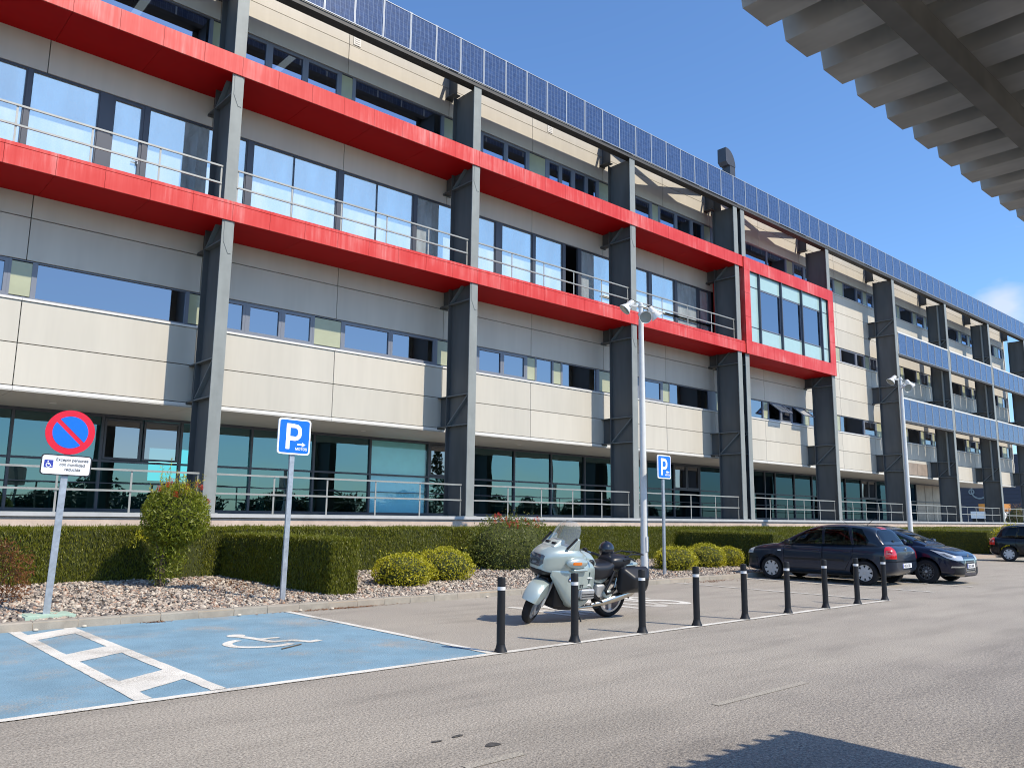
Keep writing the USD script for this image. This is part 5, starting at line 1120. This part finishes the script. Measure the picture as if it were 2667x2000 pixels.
NAVY.update(
    low=[(2.05, .40, .24, .50), (2.02, .58, .20, .66), (1.95, .70, .19, .745), (1.80, .79, .19, .82), (1.52, .84, .19, .90), (1.27, .862, .19, .945), (0.95, .868, .19, .985), (0.5, .868, .19, 1.0), (-0.2, .868, .19, 1.0), (-0.8, .868, .19, 1.005), (-1.27, .865, .19, 1.01), (-1.6, .83, .22, 1.0), (-1.82, .76, .27, .97), (-1.90, .66, .36, .88)],
    top=[(1.22, .72, .90, .985), (0.95, .745, .90, 1.09), (0.6, .765, .90, 1.245), (0.25, .775, .90, 1.37), (-0.1, .78, .90, 1.44), (-0.55, .78, .90, 1.46), (-1.05, .765, .90, 1.43), (-1.45, .735, .90, 1.37), (-1.62, .71, .90, 1.26), (-1.76, .69, .90, 1.06), (-1.80, .68, .90, .98)],
    wb=2.54, r=0.305, hw=0.868, len=3.97, xm=0.07, seat=-0.1, mir=(0.78, 1.04), rim='alloy', mm='paint_navy', hz=0.84,
    side=[[(0.92, 1.02), (0.34, 1.29), (-0.10, 1.37), (-0.12, 1.01)], [(-0.20, 1.01), (-0.19, 1.37), (-0.85, 1.36), (-0.95, 1.02)], [(-1.02, 1.03), (-0.94, 1.355), (-1.25, 1.32), (-1.40, 1.10), (-1.32, 1.03)]],
    ends=[('windscreen', [(1.06, 1.02), (0.29, 1.34), (0.33, 1.50), (1.35, 1.15)], 0.60), ('rear_window', [(-1.60, 1.31), (-1.755, 1.05), (-2.0, 1.08), (-1.72, 1.42)], 0.52)],
    doors=[('door', [(0.92, .34), (0.92, .93), (0.90, 1.0), (0.30, 1.33), (-0.13, 1.41), (-0.16, .34)]), ('door', [(-0.17, .34), (-0.16, 1.41), (-0.88, 1.40), (-1.0, 1.0), (-1.0, .74), (-0.84, .42), (-0.80, .34)])],
    lids=[('tailgate', [(-1.56, 1.40), (-1.78, 1.0), (-1.78, .60), (-2.1, .60), (-2.1, 1.0), (-1.72, 1.5)], 0.62), ('bonnet', [(1.13, .90), (1.13, 1.15), (1.98, 1.0), (2.03, .70), (1.88, .705)], 0.70), ('bumper', [(-1.66, .15), (-1.66, .58), (-2.2, .58), (-2.2, .15)], 1.0)],
    patch=[('headlight', [(1.38, .855), (1.52, .80), (1.78, .66), (1.97, .60), (2.1, .60), (2.1, .69), (1.93, .725), (1.72, .80)], .40, 1.0, 'clear_lens'), ('headlight_mask', [(1.62, .755), (1.80, .69), (1.90, .67), (1.88, .70), (1.72, .77)], .40, 1.0, 'dark_lens'),
           ('grille', [(1.90, .33), (1.93, .60), (2.2, .60), (2.2, .33)], -.30, .30, 'black_plastic'), ('chrome_trim', [(1.90, .60), (1.92, .635), (2.2, .635), (2.2, .60)], -.36, .36, 'chrome'), ('chrome_trim', [(1.90, .30), (1.93, .60), (2.2, .60), (2.2, .30)], .30, .335, 'chrome'), ('chrome_trim', [(1.88, .295), (1.88, .325), (2.2, .325), (2.2, .295)], -.335, .335, 'chrome'),
           ('fog_light_bay', [(1.74, .24), (1.74, .33), (1.88, .42), (2.1, .42), (2.1, .24)], .42, .72, 'black_plastic'), ('fog_trim', [(1.70, .215), (1.70, .24), (2.1, .24), (2.1, .215)], .40, .76, 'chrome'), ('fog_trim', [(1.74, .335), (1.74, .365), (1.88, .46), (2.1, .46), (2.1, .425), (1.89, .425)], .40, .76, 'chrome'),
           ('tail_light', [(-1.70, .70), (-1.70, .94), (-2.1, .94), (-2.1, .70)], .55, 1.0, 'red_lens'), ('splitter', [(1.70, .185), (1.70, .215), (2.2, .215), (2.2, .185)], -0.8, .8, 'black_plastic')])
def navy_car():
    t = car('navy_hatchback', 'glossy navy hatchback with chrome edged grille facing the road beside the dark hatchback', 'paint_navy', (23.12, 10.03, 0), -PI/2, NAVY)
    plate(t, 2.075, 0.46, '1818 JMX', 1)
    for z in (0.365, 0.56): obj('grille_bar', MB().bar((2.052, -0.27, z), (2.052, 0.27, z), 0.010, 0.010), 'alloy', t)
    obj('emblem', MB().prism(Polygon([(-0.02, 0), (0.02, 0.01), (0.015, 0.05), (0.03, 0.09), (-0.01, 0.11), (-0.025, 0.06)]), 2.0, 2.012, 'yz').prism(Polygon([(-0.035, 0.02), (-0.02, 0.06), (-0.03, 0.08)]), 2.0, 2.012, 'yz'), 'chrome', t, off=(0, 0, -0.655))
    obj('wiper', MB().bar((1.02, 0.35, 1.055), (0.86, -0.2, 1.13), 0.015, 0.02).bar((1.02, -0.25, 1.055), (0.92, -0.56, 1.095), 0.015, 0.02), 'black_plastic', t)
    obj('aerial', MB().tube([(-1.1, 0.0, 1.42), (-1.33, 0.0, 1.62)], [0.006, 0.004], 6), 'black_plastic', t)
navy_car()

# ================================================================== motorcycle (x forward, y left, z up)
def moto():
    t = thing('motorcycle', 'pale mint silver touring motorcycle with fairing and black panniers on its side stand', 'motorcycle', (9.42, 9.10, 0), rz=math.radians(176.0), rx=math.radians(-9.5))
    UsdGeom.Xform.Get(stage, t).AddScaleOp().Set(Gf.Vec3f(1.05, 1.04, 1.03))
    M = lambda n, m, mt, p=t, s=35: obj(n, m, mt, p, smooth=s)
    def bl(st, e=2.8, n=40, tum=0.0): return MB().loft([super_ring(x, hw, z0, z1, n, e, tum) for x, hw, z0, z1 in resample(st)])
    XF, XR, RF, RR = 0.745, -0.745, 0.302, 0.320
    def mwheel(R, w, spokes, name):
        wl = MB().lathe([(R-0.085, -w*0.36), (R-0.06, -w*0.5), (R-0.03, -w*0.46), (R-0.008, -w*0.28), (R, 0), (R-0.008, w*0.28), (R-0.03, w*0.46), (R-0.06, w*0.5), (R-0.085, w*0.36), (R-0.09, 0), (R-0.085, -w*0.36)], 48, 'y', cap=False)
        v, f = wl.get(); return v, f
    def rim(R, w):
        r0 = R-0.086; mb = MB()
        ring = Point(0, 0).buffer(r0, 24).difference(Point(0, 0).buffer(r0-0.03, 24)); mb.prism(ring, -w*0.38, w*0.38, 'xz')
        sp = unary_union([affinity.rotate(Polygon([(0.02, -0.035), (r0-0.02, -0.028), (r0-0.02, 0.028), (0.02, 0.035)]), k*120+20, origin=(0, 0)) for k in range(3)]+[Point(0, 0).buffer(0.06)])
        mb.prism(sp, -0.035, 0.035, 'xz'); return mb.get()
    # steered front wheel
    st = math.radians(34); rk = math.radians(26)
    axis = np.array([-math.sin(rk), 0, math.cos(rk)]); piv = np.array([XF-0.02, 0, RF])
    def steer(v):
        v = np.asarray(v, float)-piv; c, s = math.cos(st), math.sin(st)
        return v*c+np.cross(axis, v)*s+np.outer(v@axis, axis)*(1-c)+piv
    S = lambda vf: (steer(vf[0]), vf[1])
    sh = lambda vf, o: (vf[0]+o, vf[1])
    fw = M('front_wheel', S(sh(mwheel(RF, 0.12, 3, ''), [XF, 0, RF])), 'tyre'); M('rim', S(sh(rim(RF, 0.12), [XF, 0, RF])), 'alloy', fw)
    for y in (0.075, -0.075): M('brake_disc', S(sh(MB().prism(Point(0, 0).buffer(0.155, 24).difference(Point(0, 0).buffer(0.09)), -0.003, 0.003, 'xz').get(), [XF, y, RF])), 'alloy', fw)
    rw = M('rear_wheel', sh(mwheel(RR, 0.165, 3, ''), [XR, 0, RR]), 'tyre'); M('rim', sh(rim(RR, 0.165), [XR, 0, RR]), 'alloy', rw)
    # front mudguard: hood over the wheel with deep skirts
    rings = []
    for a in np.radians(np.linspace(20, 162, 18)):
        k = math.sin(np.clip((a-math.radians(20))/math.radians(142), 0, 1)*PI)**0.35
        Ro = RF+0.03; hw = 0.112+0.016*k; dp = 0.10+0.08*k; pr = []
        for u in np.linspace(-1, 1, 17):
            y = hw*math.sin(u*PI/2*0.999); rad = Ro+0.042*math.cos(u*PI/2) - (dp if abs(u) > 0.93 else dp*0.45 if abs(u) > 0.80 else 0)
            pr.append((rad, y))
        pr += [(rr-0.006, yy*0.94) for rr, yy in pr[::-1]]
        rings.append(np.array([(XF+rr*math.cos(a), yy, RF+rr*math.sin(a)) for rr, yy in pr]))
    M('front_mudguard', S(MB().loft(rings).get()), 'mint_paint')
    fk = MB()
    for y in (0.115, -0.115): fk.tube([(XF-0.01, y, RF), (XF-0.30, y, RF+0.62)], 0.024, 12)
    M('fork', S(fk.get()), 'engine_alu')
    M('fork_bridge', rbox(0.40, 0.62, -0.11, 0.11, 0.60, 0.70, 0.03), 'black_plastic')
    # fairing
    up = [(0.80, .06, .80, .95), (0.785, .13, .76, 1.02), (0.74, .185, .73, 1.075), (0.65, .24, .72, 1.125), (0.53, .29, .72, 1.16), (0.40, .328, .73, 1.18), (0.28, .342, .75, 1.17), (0.16, .33, .78, 1.12), (0.06, .29, .84, 1.06)]
    fairing = bl(up, 2.9)
    M('upper_fairing', fairing, 'mint_paint')
    low = [(0.66, .225, .72, .84), (0.58, .265, .62, .86), (0.48, .305, .48, .88), (0.38, .328, .35, .90), (0.26, .338, .255, .92), (0.14, .335, .235, .95), (0.02, .318, .25, .97), (-0.08, .285, .30, .95), (-0.16, .25, .42, .90), (-0.20, .215, .55, .84)]
    lm = tmf(bl(low, 4.5))
    lm = lm-rbox(-0.13, 0.23, 0.16, 0.5, 0.375, 0.565, 0.05)-rbox(-0.13, 0.23, -0.5, -0.16, 0.375, 0.565, 0.05)-rbox(0.33, 0.8, -0.20, 0.20, 0.2, 0.80, 0.03)
    for z in (0.76, 0.66): lm = lm-rbox(-0.02, 0.015, 0.25, 0.4, z-0.04, z+0.035, 0.012)-rbox(-0.02, 0.015, -0.4, -0.25, z-0.04, z+0.035, 0.012)
    M('side_fairing', lm, 'mint_paint', s=30)
    M('fairing_fin', rbox(-0.05, 0.05, 0.305, 0.335, 0.70, 0.716, 0.007)+rbox(-0.04, 0.03, 0.30, 0.325, 0.595, 0.61, 0.007), 'lamp_paint')
    M('belly_pan', bl([(0.48, .13, .25, .34), (0.36, .17, .20, .34), (0.1, .19, .19, .36), (-0.1, .17, .21, .36)], 3.5), 'black_plastic')
    M('radiator_duct', rbox(0.34, 0.52, -0.19, 0.19, 0.26, 0.78, 0.03), 'black_plastic')
    # headlight, indicators, mirrors
    fo, fi = tmf(MB().loft([super_ring(x+0.006, hw+0.005, z0-0.005, z1+0.005, 40, 2.9) for x, hw, z0, z1 in resample(up)])), tmf(fairing)
    hl = (fo-fi) ^ tmf(MB().prism(Polygon([(-0.10, 0.86), (0.10, 0.86), (0.15, 0.91), (0.15, 1.015), (0.12, 1.03), (-0.12, 1.03), (-0.15, 1.015), (-0.15, 0.91)]), 0.60, 1.0, 'yz'))
    h = M('headlight', hl, 'dark_lens'); M('reflector', (fo-fi) ^ tmf(MB().prism(Polygon([(-0.09, 0.885), (0.09, 0.885), (0.10, 0.93), (-0.10, 0.93)]), 0.6, 1.0, 'yz')), 'clear_lens', h)
    M('nose_intake', (fo-fi) ^ tmf(MB().prism(Polygon([(-0.26, 0.70), (0.26, 0.70), (0.20, 0.785), (0.12, 0.815), (-0.12, 0.815), (-0.20, 0.785)]), 0.56, 1.0, 'yz')), 'black_plastic')
    for sd in (1, -1):
        e = Manifold.sphere(1, 32).scale((0.20, 0.075, 0.085)).translate((0.30, sd*0.345, 0.945)); mi = M('mirror_pod', e, 'mint_paint')
        am = (Manifold.sphere(1, 32).scale((0.205, 0.080, 0.089)).translate((0.30, sd*0.345, 0.945))-e) ^ rbox(0.27, 0.43, min(sd*0.36, sd*0.5), max(sd*0.36, sd*0.5), 0.925, 0.97, 0.02); M('indicator', am, 'amber_lens', mi)
        M('mirror_lip', rbox(0.10, 0.38, min(sd*0.27, sd*0.39), max(sd*0.27, sd*0.39), 0.82, 0.865, 0.02), 'mint_paint', mi)
    M('side_reflector', MB().cyl((0.50, 0.13, 0.66), (0.50, 0.145, 0.66), 0.03), 'amber_lens')
    # windscreen with its bracket
    W = []; nu, nv = 15, 9
    for v_ in np.linspace(0, 1, nv):
        w = 0.30*(1-0.28*v_**2.5)*(math.sqrt(max(1-(max(v_-0.72, 0)/0.30)**2, 0.02)) if v_ > 0.72 else 1)
        for u in np.linspace(-1, 1, nu): W.append((0.52-0.24*v_-0.17*u*u*(1-0.3*v_), u*w, 1.13+0.385*v_-0.015*u*u))
    i, j = np.meshgrid(np.arange(nv-1), np.arange(nu-1), indexing='ij'); a = (i*nu+j).ravel()
    M('windscreen', (np.array(W), np.stack([a, a+1, a+nu+1, a+nu], 1)), 'screen_moto', s=True)
    M('screen_mount', Manifold.hull(rbox(0.40, 0.60, -0.15, 0.15, 1.10, 1.16, 0.025)+rbox(0.36, 0.46, -0.11, 0.11, 1.16, 1.235, 0.02)), 'mint_paint')
    M('screen_vent', rbox(0.50, 0.56, 0.03, 0.11, 1.17, 1.20, 0.008)+rbox(0.50, 0.56, -0.11, -0.03, 1.17, 1.20, 0.008), 'black_plastic')
    for sd in (1, -1): w_ = M('screen_wing', Manifold.hull(rbox(0.22, 0.30, min(sd*0.23, sd*0.29), max(sd*0.23, sd*0.29), 1.12, 1.28, 0.02)+rbox(0.22, 0.46, min(sd*0.22, sd*0.29), max(sd*0.22, sd*0.29), 1.10, 1.14, 0.018)), 'mint_paint'); M('trim', MB().bar((0.47, sd*0.285, 1.135), (0.30, sd*0.292, 1.285), 0.016, 0.03), 'black_plastic', w_)
    # emblem and letters
    c = Point(0, 0); em = M('emblem', sh(MB().prism(c.buffer(0.033), 0, 0.004, 'xz').get(), [0.38, 0.328, 0.70]), 'black_ink')
    for k in range(4):
        q = Polygon([(0, 0)]+[(0.024*math.cos(x), 0.024*math.sin(x)) for x in np.linspace(k*PI/2, (k+1)*PI/2, 8)]); M('emblem_quarter', sh(MB().prism(q, 0.0045, 0.006, 'xz').get(), [0.38, 0.328, 0.70]), 'white_sign' if k % 2 else 'blue_sign', em)
    tx = meshkit.text_mesh('RT', 0.045, 0.003, True); v = np.array(tx.vertices); M('lettering', (np.column_stack([0.20-v[:, 0], 0.338+v[:, 2], 0.575+v[:, 1]]), np.array(tx.faces)), 'black_ink')
    # engine, frame, exhaust
    M('engine', rbox(-0.22, 0.34, -0.17, 0.17, 0.30, 0.62, 0.05)+rbox(-0.50, -0.15, -0.12, 0.12, 0.34, 0.58, 0.05), 'engine_alu')
    for sd in (1, -1):
        cy_ = Manifold.hull(rbox(-0.08, 0.20, min(sd*0.20, sd*0.36), max(sd*0.20, sd*0.36), 0.42, 0.55, 0.03)); cy_ = cy_+rbox(-0.07, 0.19, min(sd*0.34, sd*0.395), max(sd*0.34, sd*0.395), 0.41, 0.56, 0.025)
        cp = M('cylinder_head', cy_, 'engine_alu')
        for z in (0.45, 0.485): M('cooling_rib', MB().box(-0.06, 0.18, min(sd*0.38, sd*0.401), max(sd*0.38, sd*0.401), z, z+0.012), 'black_plastic', cp)
        hs = M('header_pipe', MB().tube([(0.16, sd*0.27, 0.40), (0.22, sd*0.25, 0.30), (0.10, sd*0.20, 0.235), (-0.25, sd*0.17, 0.24)], 0.022, 10), 'chrome')
        M('footpeg', MB().cyl((-0.30, sd*0.18, 0.34), (-0.30, sd*0.33, 0.34), 0.016).bar((-0.22, sd*0.17, 0.45), (-0.34, sd*0.19, 0.33), 0.03, 0.06), 'black_plastic')
    M('swingarm', Manifold.hull(rbox(-0.52, -0.34, -0.13, -0.05, 0.36, 0.50, 0.03)+rbox(-0.80, -0.68, -0.14, -0.06, 0.26, 0.40, 0.03)), 'engine_alu')
    M('gearbox_cover', rbox(-0.48, -0.30, 0.10, 0.19, 0.36, 0.56, 0.03), 'engine_alu')
    M('starter_cover', Manifold.sphere(1, 28).scale((0.10, 0.06, 0.07)).translate((-0.52, 0.19, 0.42)), 'mint_paint')
    M('silencer', MB().tube([(-0.24, 0.16, 0.255), (-0.42, 0.19, 0.29), (-0.60, 0.21, 0.335), (-0.98, 0.23, 0.44), (-1.03, 0.232, 0.455)], [0.028, 0.05, 0.062, 0.066, 0.05], 16), 'chrome')
    # tank, seats, tail
    M('tank', bl([(0.22, .17, .80, 1.00), (0.12, .195, .76, 1.06), (0.0, .205, .74, 1.075), (-0.12, .20, .72, 1.05), (-0.22, .175, .70, .98), (-0.28, .15, .70, .90)], 2.9), 'mint_paint')
    M('knee_pad', rbox(-0.17, -0.06, 0.175, 0.215, 0.84, 0.95, 0.03)+rbox(-0.17, -0.06, -0.215, -0.175, 0.84, 0.95, 0.03), 'black_plastic')
    M('rider_seat', bl([(-0.12, .13, .70, .885), (-0.20, .195, .63, .895), (-0.32, .225, .60, .885), (-0.46, .225, .62, .885), (-0.58, .205, .67, .90), (-0.64, .17, .74, .92)], 3.0), 'seat_vinyl')
    M('pillion_seat', bl([(-0.58, .14, .80, .93), (-0.64, .185, .76, .97), (-0.77, .20, .75, .985), (-0.90, .175, .80, .975), (-1.0, .15, .83, .965), (-1.03, .12, .86, .94)], 3.0), 'seat_vinyl')
    M('side_panel', bl([(-0.10, .15, .60, .74), (-0.25, .175, .58, .74), (-0.42, .17, .55, .74), (-0.55, .14, .60, .76)], 3.0), 'mint_paint')
    M('tail', bl([(-0.80, .14, .72, .84), (-0.95, .16, .72, .88), (-1.08, .15, .74, .89), (-1.20, .11, .78, .87), (-1.24, .08, .80, .85)], 3.0), 'mint_paint'); M('tail_lamp', rbox(-1.255, -1.22, -0.07, 0.07, 0.79, 0.85, 0.015), 'red_lens')
    M('rear_mudguard', MB().loft([np.array([(XR+(RR+0.05)*math.cos(a), y, RR+(RR+0.05)*math.sin(a)) for y in (-0.09, 0.09)]+[(XR+(RR+0.056)*math.cos(a), y, RR+(RR+0.056)*math.sin(a)) for y in (0.09, -0.09)]) for a in np.radians(np.linspace(70, 185, 12))]), 'black_plastic')
    M('pillion_bracket', MB().tube([(-0.62, 0.20, 0.76), (-0.52, 0.225, 0.60), (-0.44, 0.235, 0.48), (-0.47, 0.235, 0.43), (-0.58, 0.225, 0.44), (-0.68, 0.20, 0.50)], 0.024, 10), 'black_plastic')
    M('pillion_peg', MB().cyl((-0.66, 0.22, 0.66), (-0.62, 0.24, 0.52), 0.013), 'chrome')
    M('rack', MB().tube([(-0.88, 0.14, 0.965), (-1.05, 0.13, 1.0), (-1.30, 0.12, 0.985), (-1.34, 0.0, 0.98), (-1.30, -0.12, 0.985), (-1.05, -0.13, 1.0), (-0.88, -0.14, 0.965)], 0.011, 8).tube([(-1.05, 0.13, 1.0), (-1.12, 0.0, 1.0), (-1.05, -0.13, 1.0)], 0.009, 6), 'black_plastic')
    M('grab_rail', MB().tube([(-0.80, 0.19, 0.92), (-0.95, 0.20, 0.95), (-1.08, 0.17, 0.90)], 0.014, 8).tube([(-0.80, -0.19, 0.92), (-0.95, -0.20, 0.95), (-1.08, -0.17, 0.90)], 0.014, 8), 'black_plastic')
    for sd in (1, -1):
        def bx(x0, x1, a, b, z0, z1, r): return rbox(x0, x1, min(sd*a, sd*b), max(sd*a, sd*b), z0, z1, r, 16)
        case = Manifold.hull(bx(-1.25, -0.66, 0.20, 0.37, 0.44, 0.84, 0.075)+bx(-1.16, -0.75, 0.30, 0.465, 0.51, 0.76, 0.085))
        pn = M('pannier', case, 'black_plastic'); M('pannier_lid_edge', bx(-1.225, -0.675, 0.275, 0.288, 0.45, 0.835, 0.005), 'rubber', pn); M('pannier_handle', bx(-1.0, -0.80, 0.24, 0.27, 0.835, 0.852, 0.008), 'rubber', pn)
    # handlebar
    for sd in (1, -1):
        hb_ = M('handlebar', MB().tube([(0.10, sd*0.06, 1.06), (0.06, sd*0.18, 1.10), (-0.02, sd*0.32, 1.075)], 0.013, 8), 'chrome'); M('grip', MB().tube([(-0.01, sd*0.29, 1.08), (-0.06, sd*0.41, 1.065)], 0.019, 10), 'rubber', hb_); M('lever', MB().tube([(0.05, sd*0.22, 1.09), (0.04, sd*0.38, 1.075)], 0.007, 6), 'black_plastic', hb_); M('brake_reservoir', rbox(0.04, 0.10, min(sd*0.20, sd*0.26), max(sd*0.20, sd*0.26), 1.10, 1.14, 0.012), 'black_plastic', hb_)
    M('cockpit', rbox(0.12, 0.34, -0.24, 0.24, 0.98, 1.12, 0.04), 'black_plastic')
    M('side_stand', MB().tube([(0.05, 0.14, 0.26), (0.03, 0.24, 0.10), (0.02, 0.285, 0.0)], [0.015, 0.012, 0.011], 8).box(-0.03, 0.07, 0.26, 0.31, -0.045, -0.03), 'black_plastic')
    M('main_stand', MB().tube([(-0.16, 0.13, 0.25), (-0.36, 0.15, 0.20), (-0.42, 0.15, 0.22)], 0.014, 8).tube([(-0.16, -0.13, 0.25), (-0.36, -0.15, 0.20), (-0.42, -0.15, 0.22)], 0.014, 8), 'black_plastic')
    return t
moto()
def helmet():
    t = thing('helmet', 'glossy black motorcycle helmet resting on the far side of the seat and tank', 'helmet', (10.20, 9.02, 1.065), rz=math.radians(205), rx=-0.05)
    s = Manifold.sphere(1, 48).scale((0.155, 0.125, 0.135)); s = s ^ rbox(-0.3, 0.3, -0.3, 0.3, -0.118, 0.4, 0.005)
    opening = rbox(0.06, 0.4, -0.3, 0.3, -0.04, 0.05, 0.03); shell = s-opening
    obj('shell', shell-Manifold.sphere(1, 32).scale((0.135, 0.105, 0.115)), 'black_gloss', t, smooth=40)
    obj('visor', (Manifold.sphere(1, 48).scale((0.158, 0.128, 0.138))-Manifold.sphere(1, 48).scale((0.152, 0.122, 0.132))) ^ rbox(0.02, 0.4, -0.3, 0.3, -0.05, 0.065, 0.04), 'black_gloss', t, smooth=40)
    obj('rim', MB().loft([np.column_stack([0.075*np.cos(a_)*1.1, 0.062*np.sin(a_), np.full(24, z)]) for a_ in [np.arange(24)*2*PI/24] for z in (-0.128, -0.117)]), 'rubber', t, smooth=40)
    obj('vent', rbox(-0.01, 0.05, -0.02, 0.02, 0.125, 0.142, 0.008), 'rubber', t)
helmet()
